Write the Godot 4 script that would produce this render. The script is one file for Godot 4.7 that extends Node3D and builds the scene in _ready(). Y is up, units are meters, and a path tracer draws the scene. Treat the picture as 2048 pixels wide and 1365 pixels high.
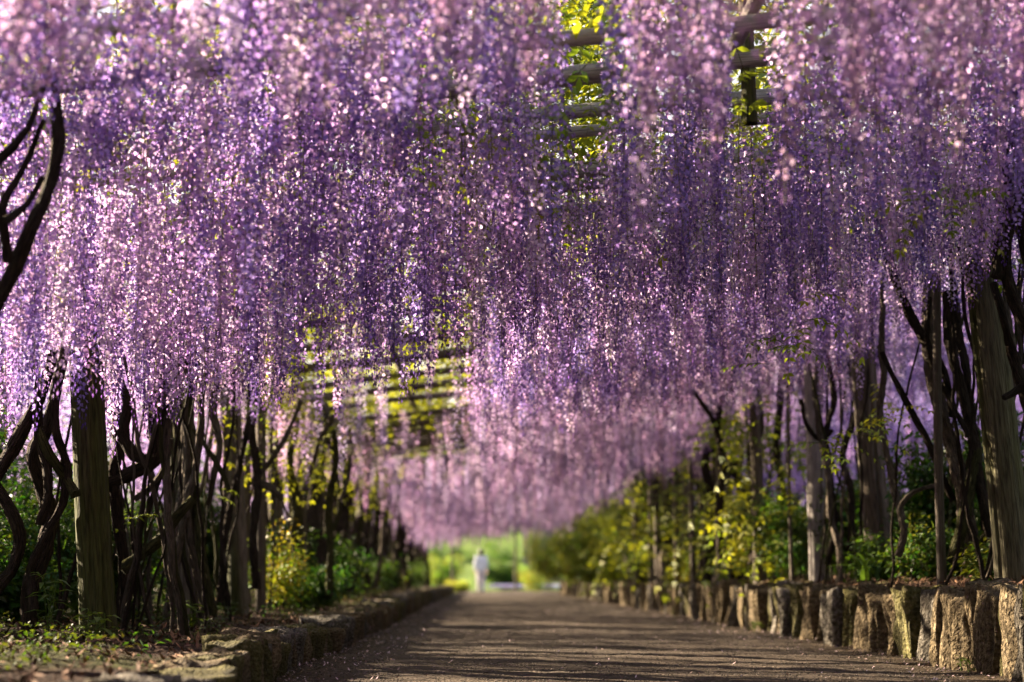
extends Node3D

# ---------------------------------------------------------------- mesh building
class Mb:
	var v := PackedVector3Array()
	var n := PackedVector3Array()
	var u := PackedVector2Array()
	var c := PackedColorArray()
	var x := PackedInt32Array()

	func vert(p: Vector3, nn: Vector3, uv: Vector2, col: Color) -> int:
		v.append(p)
		n.append(nn)
		u.append(uv)
		c.append(col)
		return v.size() - 1

	func tri(a: int, b: int, d: int) -> void:
		var g := (v[b] - v[a]).cross(v[d] - v[a])
		x.append(a)
		if g.dot(n[a] + n[b] + n[d]) > 0.0:
			x.append(d)
			x.append(b)
		else:
			x.append(b)
			x.append(d)

	func quad(a: int, b: int, d: int, e: int) -> void:
		tri(a, b, d)
		tri(a, d, e)

	func smooth() -> void:
		var acc := PackedVector3Array()
		acc.resize(v.size())
		for i in range(0, x.size(), 3):
			var a := x[i]
			var b := x[i + 1]
			var d := x[i + 2]
			var g := (v[d] - v[a]).cross(v[b] - v[a])
			acc[a] += g
			acc[b] += g
			acc[d] += g
		for i in v.size():
			if acc[i].length_squared() > 1e-18:
				n[i] = acc[i].normalized()

	func mesh() -> ArrayMesh:
		var a := []
		a.resize(Mesh.ARRAY_MAX)
		a[Mesh.ARRAY_VERTEX] = v
		a[Mesh.ARRAY_NORMAL] = n
		a[Mesh.ARRAY_TEX_UV] = u
		a[Mesh.ARRAY_COLOR] = c
		a[Mesh.ARRAY_INDEX] = x
		var m := ArrayMesh.new()
		m.add_surface_from_arrays(Mesh.PRIMITIVE_TRIANGLES, a)
		return m

var rng := RandomNumberGenerator.new()
var fine := FastNoiseLite.new()
var patchy := FastNoiseLite.new()
var used := {}
var M := {}

const LOW := 0.85      # relief step of the path grid

const NTH := ["first", "second", "third", "fourth", "fifth", "sixth", "seventh", "eighth", "ninth", "tenth"]

func rr(a: float, b: float) -> float:
	return rng.randf_range(a, b)

func numbered(called: String) -> String:
	if not used.has(called):
		used[called] = 0
		return called
	used[called] += 1
	return "%s_%03d" % [called, used[called]]

func tag(o: Node3D, label: String, category: String, group := "", kind := "") -> void:
	if label:
		o.set_meta("label", label)
	if category:
		o.set_meta("category", category)
	if group:
		o.set_meta("group", group)
	if kind:
		o.set_meta("kind", kind)

func thing(called: String, label: String, category: String, at: Vector3, group := "", kind := "") -> Node3D:
	var o := Node3D.new()
	o.name = numbered(called)
	add_child(o, true)
	o.position = at
	tag(o, label, category, group, kind)
	return o

func part(called: String, m: Mesh, material: Material, parent: Node3D, at := Vector3.ZERO) -> MeshInstance3D:
	var o := MeshInstance3D.new()
	o.name = called
	o.mesh = m
	o.material_override = material
	parent.add_child(o, true)
	o.position = at
	return o

func solo(called: String, m: Mesh, material: Material, at := Vector3.ZERO) -> MeshInstance3D:
	var o := MeshInstance3D.new()
	o.name = numbered(called)
	o.mesh = m
	o.material_override = material
	add_child(o, true)
	o.position = at
	return o

func many(called: String, m: Mesh, material: Material, places: Array, tints: Array, parent: Node3D, at := Vector3.ZERO) -> MultiMeshInstance3D:
	var mm := MultiMesh.new()
	mm.transform_format = MultiMesh.TRANSFORM_3D
	mm.use_colors = true
	mm.mesh = m
	mm.instance_count = places.size()
	for i in places.size():
		mm.set_instance_transform(i, places[i])
		mm.set_instance_color(i, tints[i])
	var o := MultiMeshInstance3D.new()
	o.name = called if parent != self else numbered(called)
	o.multimesh = mm
	o.material_override = material
	o.set_meta("kind", "stuff")
	parent.add_child(o, true)
	o.position = at
	return o

func catmull(p: Array, r: Array, step: float) -> Array:
	var op := PackedVector3Array()
	var orr := PackedFloat32Array()
	for i in p.size() - 1:
		var a: Vector3 = p[maxi(i - 1, 0)]
		var b: Vector3 = p[i]
		var d: Vector3 = p[i + 1]
		var e: Vector3 = p[mini(i + 2, p.size() - 1)]
		var k := maxi(1, int(b.distance_to(d) / step))
		for j in k:
			var t := float(j) / k
			op.append(b.cubic_interpolate(d, a, e, t))
			orr.append(lerpf(r[i], r[i + 1], t))
	op.append(p[-1])
	orr.append(r[-1])
	return [op, orr]

func tube(mb: Mb, pts: PackedVector3Array, rad: PackedFloat32Array, sides: int, col: Color, lump := 0.0, capped := true) -> void:
	var nn := pts.size()
	var dir0 := (pts[1] - pts[0]).normalized()
	var side := dir0.cross(Vector3.RIGHT if absf(dir0.x) < 0.7 else Vector3.FORWARD).normalized()
	var run := 0.0
	var rows := []
	for i in nn:
		var d := (pts[mini(i + 1, nn - 1)] - pts[maxi(i - 1, 0)]).normalized()
		side = (side - d * side.dot(d)).normalized()
		var up := d.cross(side)
		if i > 0:
			run += pts[i].distance_to(pts[i - 1])
		var row := []
		for k in sides + 1:
			var an := TAU * k / sides
			var o := side * cos(an) + up * sin(an)
			var rad_here := rad[i]
			if lump > 0.0:
				var q := Vector3(cos(an + run * 5.0), sin(an + run * 5.0), 0)
				rad_here *= 1.0 + lump * fine.get_noise_3d(q.x * 70.0 + pts[0].z * 90.0, q.y * 70.0 + pts[0].x * 70.0, run * 110.0) + lump * 0.5 * fine.get_noise_3d(q.x * 230.0 + 90.0, q.y * 230.0, run * 320.0 + pts[0].z * 200.0)
			row.append(mb.vert(pts[i] + o * rad_here, o, Vector2(float(k) / sides, run), col))
		rows.append(row)
		if i > 0:
			for k in sides:
				mb.quad(rows[i - 1][k], rows[i - 1][k + 1], row[k + 1], row[k])
	if capped:
		for e in [0, nn - 1]:
			var d2 := (pts[1] - pts[0]).normalized() * -1.0 if e == 0 else (pts[nn - 1] - pts[nn - 2]).normalized()
			var mid := mb.vert(pts[e], d2, Vector2(0.5, 0.1), col)
			var ring := []
			for k in sides + 1:
				ring.append(mb.vert(mb.v[rows[e][k]], d2, Vector2(float(k) / sides, 0.2), col))
			for k in sides:
				mb.tri(mid, ring[k], ring[k + 1])

func leaf(mb: Mb, at: Vector3, along: Vector3, up: Vector3, length: float, width: float, col: Color, bend := 0.15) -> void:
	# a folded blade: two halves, each bent once
	along = along.normalized()
	var across := along.cross(up).normalized()
	up = across.cross(along).normalized()
	var mid := at + along * length * 0.45 - up * length * bend * 0.2
	var tip := at + along * length * (1.0 - bend * 0.3) - up * length * bend
	var l := mid + across * width * 0.5 + up * width * 0.16
	var r := mid - across * width * 0.5 + up * width * 0.16
	var n1 := (up - across * 0.35).normalized()
	var n2 := (up + across * 0.35).normalized()
	var a := mb.vert(at, up, Vector2(0.5, 0), col)
	var b := mb.vert(mid, up, Vector2(0.5, 0.5), col)
	var d := mb.vert(tip, up, Vector2(0.5, 1), col)
	var e := mb.vert(l, n1, Vector2(0, 0.5), col)
	var f := mb.vert(r, n2, Vector2(1, 0.5), col)
	mb.tri(a, b, e)
	mb.tri(b, d, e)
	mb.tri(a, f, b)
	mb.tri(b, f, d)

# ---------------------------------------------------------------- plants
func raceme_mesh(length: float, seed_at: int) -> ArrayMesh:
	rng.seed = seed_at
	var mb := Mb.new()
	var bow := Vector3(rr(-0.05, 0.05), 0, rr(-0.05, 0.05)) * length
	var stalk := PackedVector3Array()
	var thick := PackedFloat32Array()
	for i in 6:
		var t := i / 5.0
		stalk.append(Vector3(0, -length * t, 0) + bow * t * t)
		thick.append(lerpf(0.0028, 0.0012, t))
	tube(mb, stalk, thick, 3, Color(0.26, 0.3, 0.1), 0.0, false)
	var count := int(length * 128.0)
	for i in count:
		var t := pow((i + 0.5) / count, 0.93)
		var an := i * 2.39996 + rr(-0.3, 0.3)
		var open := clampf((1.0 - t) * 5.0, 0.0, 1.0)      # the last ones at the tip are still buds
		var out := lerpf(0.008, 0.05, pow(1.0 - t, 0.6)) * rr(0.8, 1.15)
		var c := Vector3(0, -length * t, 0) + bow * t * t
		var o := Vector3(cos(an), 0, sin(an))
		var p := c + o * out + Vector3(0, -out * rr(0.05, 0.5), 0)
		var pale := rr(0.6, 1.12)
		if i % 3 == 0:
			var s1 := mb.vert(c + Vector3(0, 0.012, 0), o, Vector2.ZERO, Color(0.3, 0.26, 0.2))
			var s2 := mb.vert(c + Vector3(0, 0.009, 0), o, Vector2.ZERO, Color(0.3, 0.26, 0.2))
			var s3 := mb.vert(p, o, Vector2.ZERO, Color(0.3, 0.22, 0.3))
			mb.tri(s1, s2, s3)
		if open < 0.4:
			var bl := 0.012 * rr(0.7, 1.2)
			var bc := Color(0.24, 0.15, 0.4) * pale
			var side0 := o.cross(Vector3.UP)
			var b0 := mb.vert(p + Vector3.UP * bl * 0.5, o, Vector2.ZERO, bc)
			var b1 := mb.vert(p + side0 * bl * 0.4, (o + side0).normalized(), Vector2.ZERO, bc)
			var b2 := mb.vert(p - side0 * bl * 0.4, (o - side0).normalized(), Vector2.ZERO, bc)
			var b3 := mb.vert(p - Vector3.UP * bl, o, Vector2.ZERO, bc)
			var b4 := mb.vert(p + o * bl * 0.4, o, Vector2.ZERO, bc)
			mb.tri(b0, b1, b4)
			mb.tri(b0, b4, b2)
			mb.tri(b3, b4, b1)
			mb.tri(b3, b2, b4)
			continue
		# banner petal: two wings folded along the middle, turned out and up
		var w := rr(0.0098, 0.0138) * lerpf(0.75, 1.0, open)
		var yaw := rr(-0.7, 0.7)
		var face := (o.rotated(Vector3.UP, yaw) + Vector3.UP * rr(-0.3, 0.6)).normalized()
		var side := face.cross(Vector3.UP).normalized().rotated(face, rr(-0.6, 0.6))
		var up := side.cross(face).normalized()
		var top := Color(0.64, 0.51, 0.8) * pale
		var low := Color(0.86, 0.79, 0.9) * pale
		var k0 := mb.vert(p - up * w * 0.9, face, Vector2.ZERO, low)
		var k1 := mb.vert(p + up * w * 0.95 - face * w * 0.25, face, Vector2.ZERO, top)
		var k2 := mb.vert(p + side * w + face * w * 0.3 + up * w * 0.2, (face - side * 0.5).normalized(), Vector2.ZERO, top)
		var k3 := mb.vert(p - side * w + face * w * 0.3 + up * w * 0.2, (face + side * 0.5).normalized(), Vector2.ZERO, top)
		mb.tri(k0, k1, k2)
		mb.tri(k0, k3, k1)
		# wings and keel below it, darker
		var q := p + face * w * 0.55 - up * w * 0.8
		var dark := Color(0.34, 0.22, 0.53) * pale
		var w0 := mb.vert(p - up * w * 0.5, side, Vector2.ZERO, dark)
		var w1 := mb.vert(q + side * w * 0.45, side, Vector2.ZERO, dark)
		var w2 := mb.vert(q - side * w * 0.45, -side, Vector2.ZERO, dark)
		var w3 := mb.vert(q + face * w * 0.7 - up * w * 0.3, face, Vector2.ZERO, dark)
		mb.tri(w0, w1, w3)
		mb.tri(w0, w3, w2)
	return mb.mesh()

func spray_mesh(seed_at: int, leaves: int, drop: float) -> ArrayMesh:
	# a shoot with a few pinnate leaves
	rng.seed = seed_at
	var mb := Mb.new()
	for k in leaves:
		var an := k * 2.4 + rr(-0.4, 0.4)
		var out := Vector3(cos(an), rr(-0.1, 0.5), sin(an)).normalized()
		var length := rr(0.2, 0.32)
		var pts := PackedVector3Array()
		var rad := PackedFloat32Array()
		var start := Vector3(rr(-0.03, 0.03), rr(-0.06, 0.06), rr(-0.03, 0.03))
		for i in 6:
			var t := i / 5.0
			pts.append(start + out * length * t - Vector3.UP * drop * length * t * t)
			rad.append(lerpf(0.0022, 0.0009, t))
		tube(mb, pts, rad, 3, Color(0.2, 0.22, 0.05), 0.0, false)
		for i in range(1, 6):
			var d := (pts[i] - pts[i - 1]).normalized()
			var side := d.cross(Vector3.UP).normalized()
			var up := side.cross(d)
			for s in [-1.0, 1.0]:
				leaf(mb, pts[i], d * rr(0.3, 0.7) + side * s - Vector3.UP * rr(0.0, 0.3), up, rr(0.05, 0.075) * (1.1 - i * 0.06), rr(0.018, 0.026), Color.WHITE * rr(0.75, 1.2), 0.25)
			if i == 5:
				leaf(mb, pts[i], d, up, rr(0.05, 0.07), 0.022, Color.WHITE, 0.3)
	return mb.mesh()

func cluster_mesh(seed_at: int, count: int, size: float, long: float, wide: float) -> ArrayMesh:
	rng.seed = seed_at
	var mb := Mb.new()
	for i in count:
		var p := Vector3(rr(-1, 1), rr(-0.8, 0.8), rr(-1, 1)) * size
		var d := Vector3(rr(-1, 1), rr(-0.5, 0.6), rr(-1, 1)) + p.normalized() * 0.6
		leaf(mb, p, d, Vector3.UP + Vector3(rr(-0.6, 0.6), 0, rr(-0.6, 0.6)), long * rr(0.7, 1.25), wide * rr(0.8, 1.2), Color.WHITE * rr(0.65, 1.25), 0.2)
	return mb.mesh()

var clusters := []
var shrub_stems := []

func shrub(called: String, label: String, at: Vector3, rx: float, h: float, rz: float, count: int, tint: Color, group := "", mesh_at := 0) -> Node3D:
	var s := thing(called, label, "shrub", at, group)
	for k in 3:
		part("stem", shrub_stems[k], M.bark, s, Vector3(rr(-0.2, 0.2) * rx, 0, rr(-0.2, 0.2) * rz)).scale = Vector3(rx, h * 0.8, rz)
	var places := []
	var tints := []
	var ph := rr(0, 100)
	var twigs := []
	for k in 9 + count / 40:
		twigs.append([Vector3(rr(-1, 1), rr(0.35, 1.05), rr(-1, 1)), rr(-0.35, 0.35), rr(-0.35, 0.35)])
	for i in count:
		var tw: Array = twigs[rng.randi() % twigs.size()]
		var t := rr(0.3, 1.0)
		var to: Vector3 = tw[0]
		var p := Vector3(to.x * rx * t + tw[1] * rx * (1.0 - t), h * to.y * pow(t, 0.8), to.z * rz * t + tw[2] * rz * (1.0 - t))
		p += Vector3(rr(-1, 1) * rx, rr(-1, 1) * h * 0.5, rr(-1, 1) * rz) * 0.16
		if p.y < 0.02:
			p.y = rr(0.03, 0.2)
		var b := Basis.from_euler(Vector3(rr(-0.6, 0.6), rr(0, TAU), rr(-0.6, 0.6))).scaled(Vector3.ONE * rr(0.6, 1.25))
		places.append(Transform3D(b, p))
		tints.append(Color(tint.r * rr(0.6, 1.5), tint.g * rr(0.75, 1.3), tint.b * rr(0.7, 1.2)))
	many("foliage", clusters[mesh_at], M.leaf, places, tints, s)
	return s

func tree(called: String, label: String, at: Vector3, r: float, h: float, group: String, tint := Color(0.05, 0.1, 0.02), over := 0.0, count := 650) -> void:
	var o := thing(called, label, "tree", at, group)
	for k in 4:
		var l := []
		var px := 0.0
		var lean := rr(-0.5, 0.5) * r
		for i in 6:
			var t := i / 5.0
			l.append([px + over * t * t + lean * t * t + (0.0 if k else 0.1 * sin(t * 5.0)), h * (0.85 if k == 0 else 0.75) * (t if k == 0 else 0.35 + 0.65 * t) - 0.1, lerpf(140.0 if k == 0 else 60.0, 20.0, t)])
		limb(o, Vector3(0, 0, 0), l, 0.0, M.bark, "trunk" if k == 0 else "branch")
	var places := []
	var tints := []
	var ph := rr(0, 100)
	for i in count:
		var d := Vector3(rr(-1, 1), rr(-1, 1), rr(-1, 1))
		d = d.normalized() * pow(rng.randf(), 0.4)
		d *= 0.78 + 0.6 * patchy.get_noise_3d(d.x * 70 + ph, d.y * 70, d.z * 70)
		places.append(Transform3D(Basis.from_euler(Vector3(rr(-0.6, 0.6), rr(0, TAU), rr(-0.6, 0.6))).scaled(Vector3.ONE * rr(1.8, 3.0)), Vector3(over + d.x * r, h * 0.62 + d.y * h * (0.42 if over == 0.0 else 0.3), d.z * r * (1.0 if over == 0.0 else 0.6))))
		tints.append(Color(tint.r * rr(0.7, 1.4), tint.g * rr(0.8, 1.3), tint.b))
	many("crown", clusters[3], M.leaf, places, tints, o)

func stone_mesh(seed_at: int, upright: bool) -> ArrayMesh:
	# a split block inside -0.5..0.5, edges worn, faces fissured along the grain
	rng.seed = seed_at
	var mb := Mb.new()
	var n := 10 if upright else 7
	var off := Vector3(rr(-300, 300), rr(-300, 300), rr(-300, 300))
	var taper := rr(-0.06, 0.07)
	var skew := rr(-0.07, 0.07)
	var chip := rr(-0.15, 0.2)
	var key := {}
	for axis in 3:
		for s in [-1.0, 1.0]:
			var grid := []
			for i in n + 1:
				for j in n + 1:
					var a := (float(i) / n) * 2.0 - 1.0
					var b := (float(j) / n) * 2.0 - 1.0
					var p := Vector3.ZERO
					p[axis] = s
					p[(axis + 1) % 3] = a
					p[(axis + 2) % 3] = b
					var id := "%d,%d,%d" % [roundi(p.x * n), roundi(p.y * n), roundi(p.z * n)]
					if not key.has(id):
						var q := p.normalized() * 1.25
						var round_by := 0.1 if upright else 0.3
						var w := p.lerp(q, round_by * (0.6 + 0.4 * absf(p.y)))
						var g := fine.get_noise_3d(w.x * 150.0 + off.x, w.y * (55.0 if upright else 90.0) + off.y, w.z * 150.0 + off.z)
						var g2 := patchy.get_noise_3d(w.x * 60.0 + off.z, w.y * 30.0 + off.x, w.z * 60.0 + off.y)
						var fissure := pow(1.0 - absf(fine.get_noise_3d(w.x * 110.0 + off.y, w.y * (8.0 if upright else 40.0) + off.z, w.z * 110.0 + off.x)), 9.0)
						w *= 1.0 + g * (0.15 if upright else 0.16) + g2 * 0.3 - fissure * (0.14 if upright else 0.1)
						w.x *= 1.0 - taper * w.y
						w.x += skew * w.y * 0.5
						if w.y > 0.5:
							w.y += chip * w.x * 0.6
						key[id] = mb.vert(w * 0.5, w.normalized(), Vector2(w.x + w.z, w.y), Color.WHITE * (0.7 + g2 * 0.5 - fissure * 0.15))
					grid.append(key[id])
			for i in n:
				for j in n:
					mb.quad(grid[i * (n + 1) + j], grid[(i + 1) * (n + 1) + j], grid[(i + 1) * (n + 1) + j + 1], grid[i * (n + 1) + j + 1])
	mb.smooth()
	return mb.mesh()

func post_mesh(base: Vector3, top: Vector3, r0: float, r1: float, moss: float, seed_at: int) -> ArrayMesh:
	rng.seed = seed_at
	var mb := Mb.new()
	var sides := 60 if seed_at < 910 else 30
	var rings := 22
	var cracks := [[rr(0, TAU), rr(0.0, 0.5), rr(0.6, 1.0)], [rr(0, TAU), rr(0.1, 0.6), rr(0.7, 1.1)], [rr(0, TAU), 0.0, rr(0.3, 0.8)], [rr(0, TAU), rr(0.0, 0.3), 1.1]]
	var rows := []
	var off := rr(0, 400)
	for i in rings + 1:
		var t := float(i) / rings
		var c := base.lerp(top, t) + Vector3(sin(t * 3.0 + off) * 0.012, 0, cos(t * 2.0 + off) * 0.012)
		var row := []
		for k in sides + 1:
			var an := TAU * (k % sides) / sides
			var o := Vector3(cos(an), 0, sin(an))
			var r := lerpf(r0, r1, t) * (1.0 + 0.12 * pow(maxf(0, 1.0 - t * 5.0), 2.0))
			r *= 1.0 + 0.05 * patchy.get_noise_3d(o.x * 40 + off, t * 40, o.z * 40) + 0.035 * fine.get_noise_3d(o.x * 260, t * 22 + off, o.z * 260)
			for ck in cracks:
				if t > ck[1] and t < ck[2]:
					var da := absf(wrapf(an - ck[0] - 0.25 * sin(t * 3.0 + off), -PI, PI))
					if da < 0.08:
						r *= 0.8
			var wet := clampf(patchy.get_noise_3d(o.x * 26 + off, t * 60, o.z * 26 + 50) * 1.6 + moss, 0.0, 1.0)
			var worn := 0.5 + 0.5 * fine.get_noise_3d(o.x * 90 + 70, t * 12 + off, o.z * 90)
			var col := Color(0.28, 0.25, 0.22).lerp(Color(0.42, 0.39, 0.36), worn) if moss < -0.3 else Color(0.11, 0.088, 0.06).lerp(Color(0.27, 0.235, 0.19), worn * worn * 1.2).lerp(Color(0.06, 0.07, 0.014), wet * 0.9)
			row.append(mb.vert(c + o * r, o, Vector2(float(k) / sides, t * base.distance_to(top)), col))
		rows.append(row)
		if i > 0:
			for k in sides:
				mb.quad(rows[i - 1][k], rows[i - 1][k + 1], row[k + 1], row[k])
	mb.smooth()
	var mid := mb.vert(top, Vector3.UP, Vector2(0.5, 0.1), Color(0.2, 0.17, 0.13))
	var ring := []
	for k in sides + 1:
		ring.append(mb.vert(mb.v[rows[rings][k]], Vector3.UP, Vector2(float(k) / sides, 0.2), Color(0.2, 0.17, 0.13)))
	for k in sides:
		mb.tri(mid, ring[k], ring[k + 1])
	return mb.mesh()

# ---------------------------------------------------------------- materials
func noise_image(seed_at: int, freq: float, octaves: int, w := 256, h := 256, kind := FastNoiseLite.TYPE_SIMPLEX_SMOOTH) -> Image:
	var f := FastNoiseLite.new()
	f.seed = seed_at
	f.frequency = freq
	f.noise_type = kind
	f.fractal_octaves = octaves
	f.fractal_gain = 0.6
	var im := f.get_seamless_image(w, h)
	im.convert(Image.FORMAT_RGB8)
	return im

func tinted(im: Image, stops: Array) -> ImageTexture:
	var g := Gradient.new()
	var offs := PackedFloat32Array()
	var cols := PackedColorArray()
	for s in stops:
		offs.append(s[0])
		cols.append(s[1])
	g.offsets = offs
	g.colors = cols
	var out := Image.create(im.get_width(), im.get_height(), false, Image.FORMAT_RGB8)
	for y in im.get_height():
		for x in im.get_width():
			out.set_pixel(x, y, g.sample(im.get_pixel(x, y).r))
	return ImageTexture.create_from_image(out)

func grey(v: float) -> Color:
	return Color(v, v, v)

func mat(rough: float, spec := 0.3) -> StandardMaterial3D:
	var m := StandardMaterial3D.new()
	m.roughness = rough
	m.metallic_specular = spec
	return m

func lin(r: float, g: float, b: float) -> Color:
	return Color(r, g, b).linear_to_srgb()

func make_materials() -> void:
	var rough_noise := noise_image(11, 0.02, 5)
	var speck_noise := noise_image(12, 0.09, 3)
	var cell_noise := noise_image(13, 0.05, 2, 256, 256, FastNoiseLite.TYPE_CELLULAR)
	# wood and bark: fibres run along v
	var fibre := noise_image(14, 0.03, 4)
	fibre.resize(256, 1024, Image.INTERPOLATE_BILINEAR)
	fibre.resize(256, 256, Image.INTERPOLATE_BILINEAR)
	var wood_tex := tinted(noise_image(15, 0.045, 4), [[0.0, grey(0.45)], [0.45, grey(0.8)], [1.0, grey(1.0)]])
	var bark_tex := tinted(noise_image(16, 0.05, 5), [[0.0, grey(0.35)], [0.5, grey(0.75)], [1.0, Color(1.0, 0.97, 0.9)]])
	var height_fibre := ImageTexture.create_from_image(noise_image(17, 0.06, 4))
	M.wood = mat(0.85, 0.25)
	M.wood.vertex_color_use_as_albedo = true
	M.wood.albedo_texture = wood_tex
	M.wood.uv1_scale = Vector3(3.0, 0.35, 1)
	M.wood.heightmap_enabled = true
	M.wood.heightmap_texture = height_fibre
	M.wood.heightmap_scale = 0.8
	M.bark = mat(0.9, 0.2)
	M.bark.albedo_color = lin(0.075, 0.058, 0.042)
	M.bark.albedo_texture = bark_tex
	M.bark.uv1_scale = Vector3(1.5, 0.8, 1)
	M.bark.heightmap_enabled = true
	M.bark.heightmap_texture = height_fibre
	M.bark.heightmap_scale = 5.0
	M.pale_bark = M.bark.duplicate()
	M.pale_bark.albedo_color = lin(0.24, 0.2, 0.155)
	M.moss_bark = M.bark.duplicate()
	M.moss_bark.albedo_color = lin(0.11, 0.11, 0.045)
	# stone
	var stone_h := ImageTexture.create_from_image(noise_image(18, 0.03, 5))
	var base_cols := [
		[Color(0.24, 0.2, 0.14), Color(0.44, 0.385, 0.29), Color(0.62, 0.56, 0.45)],
		[Color(0.22, 0.2, 0.17), Color(0.4, 0.375, 0.33), Color(0.62, 0.6, 0.56)],
		[Color(0.2, 0.2, 0.1), Color(0.38, 0.36, 0.2), Color(0.52, 0.49, 0.38)],
		[Color(0.32, 0.29, 0.27), Color(0.56, 0.52, 0.48), Color(0.78, 0.75, 0.72)]]
	M.stone = []
	for k in 4:
		var m := mat(0.9, 0.25)
		m.vertex_color_use_as_albedo = true
		m.albedo_texture = tinted(noise_image(20 + k, 0.025, 5), [[0.1, base_cols[k][0]], [0.5, base_cols[k][1]], [0.9, base_cols[k][2]]])
		m.uv1_triplanar = true
		m.uv1_scale = Vector3(1.5, 1.5, 1.5)
		m.heightmap_enabled = true
		m.heightmap_texture = stone_h
		m.heightmap_scale = 5.0
		M.stone.append(m)
	# ground
	M.path = mat(0.93, 0.2)
	M.path.albedo_texture = tinted(noise_image(31, 0.035, 5, 512, 512), [[0.0, Color(0.155, 0.13, 0.105)], [0.45, Color(0.25, 0.218, 0.182)], [0.75, Color(0.31, 0.272, 0.23)], [1.0, Color(0.41, 0.36, 0.305)]])
	M.path.vertex_color_use_as_albedo = true
	M.path.uv1_triplanar = true
	M.path.uv1_world_triplanar = true
	M.path.uv1_scale = Vector3.ONE * 0.7
	M.path.heightmap_enabled = true
	M.path.heightmap_texture = ImageTexture.create_from_image(noise_image(32, 0.11, 3, 512, 512))
	M.path.heightmap_scale = 1.2
	M.soil = mat(0.95, 0.15)
	M.soil.vertex_color_use_as_albedo = true
	M.soil.albedo_texture = tinted(rough_noise, [[0.1, grey(0.5)], [0.9, grey(1.0)]])
	M.soil.uv1_triplanar = true
	M.soil.uv1_world_triplanar = true
	M.soil.uv1_scale = Vector3.ONE * 1.3
	M.soil.heightmap_enabled = true
	M.soil.heightmap_texture = ImageTexture.create_from_image(speck_noise)
	M.soil.heightmap_scale = 3.0
	M.lawn = mat(0.95, 0.1)
	M.lawn.albedo_texture = tinted(noise_image(33, 0.02, 5), [[0.1, lin(0.055, 0.085, 0.02)], [0.5, lin(0.085, 0.125, 0.03)], [0.9, lin(0.13, 0.17, 0.05)]])
	M.lawn.uv1_triplanar = true
	M.lawn.uv1_world_triplanar = true
	M.lawn.uv1_scale = Vector3.ONE * 0.06
	M.grain = mat(0.9, 0.3)
	M.grain.vertex_color_use_as_albedo = true
	# petals and leaves let light through
	M.petal = []
	var tints := [Color(1, 0.97, 1.0), Color(1.0, 0.92, 0.98), Color(0.84, 0.8, 1.0), Color(0.76, 0.68, 0.86), Color(1.0, 0.99, 1.0), Color(0.68, 0.6, 0.82), Color(0.93, 0.82, 0.96), Color(0.7, 0.68, 0.9)]
	for k in 8:
		var m := mat(0.6, 0.25)
		m.vertex_color_use_as_albedo = true
		m.albedo_color = tints[k]
		m.backlight_enabled = true
		m.backlight = Color(1.0, 0.96, 0.98)
		M.petal.append(m)
	M.leaf = mat(0.5, 0.35)
	M.leaf.vertex_color_use_as_albedo = true
	M.leaf.backlight_enabled = true
	M.leaf.backlight = Color(1.0, 0.98, 0.6)
	M.young = []
	for k in 3:
		var m: StandardMaterial3D = M.leaf.duplicate()
		m.albedo_color = [lin(0.26, 0.33, 0.04), lin(0.36, 0.37, 0.04), lin(0.17, 0.26, 0.035)][k]
		M.young.append(m)
	M.cloth_white = mat(0.85, 0.2)
	M.cloth_white.albedo_color = lin(0.5, 0.5, 0.58)
	M.cloth_grey = mat(0.85, 0.2)
	M.cloth_grey.albedo_color = lin(0.42, 0.37, 0.41)
	M.skin = mat(0.55, 0.4)
	M.skin.albedo_color = lin(0.5, 0.31, 0.22)
	M.hair = mat(0.5, 0.4)
	M.hair.albedo_color = lin(0.015, 0.012, 0.011)
	M.pale = mat(0.8, 0.3)
	M.pale.albedo_texture = tinted(rough_noise, [[0.1, lin(0.1, 0.1, 0.1)], [0.9, lin(0.15, 0.15, 0.15)]])
	M.pale.uv1_triplanar = true
	M.pale.uv1_world_triplanar = true
	M.pale.uv1_scale = Vector3.ONE * 0.3
	M.blue = mat(0.7, 0.2)
	M.blue.vertex_color_use_as_albedo = true

# ---------------------------------------------------------------- where things are
func roof_at(x: float) -> float:
	return 2.5 + 0.1 * (x + 2.15)

func bed_height(x: float, z: float) -> float:
	var y := 0.0
	if x < 0.0:
		y = 0.15 + 0.06 * smoothstep(1.3, 2.6, -x) + 0.1 * smoothstep(10.0, 30.0, -z)
	else:
		y = 0.45 + 0.12 * smoothstep(2.95, 3.5, x) + 0.3 * smoothstep(3.4, 7.0, x)
	return y + 0.035 * patchy.get_noise_2d(x * 60, z * 60) + 0.012 * fine.get_noise_2d(x * 200, z * 200)

func sheet(x0: float, x1: float, z0: float, z1: float, nx: int, nz: int, height: Callable, colour: Callable) -> ArrayMesh:
	var mb := Mb.new()
	for j in nz + 1:
		for i in nx + 1:
			var t := float(j) / nz
			var x := lerpf(x0, x1, float(i) / nx)
			var z := lerpf(z0, z1, t * t * 0.6 + t * 0.4)
			mb.vert(Vector3(x, height.call(x, z), z), Vector3.UP, Vector2(x, z), colour.call(x, z))
	for j in nz:
		for i in nx:
			var a := j * (nx + 1) + i
			mb.quad(a, a + 1, a + nx + 2, a + nx + 1)
	mb.smooth()
	return mb.mesh()

# ---------------------------------------------------------------- the vines
var vines := []        # {node, base, side, z, near: [racemes], rest: [...], leaves: [...]}
var racemes := []
var sprays := []

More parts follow.
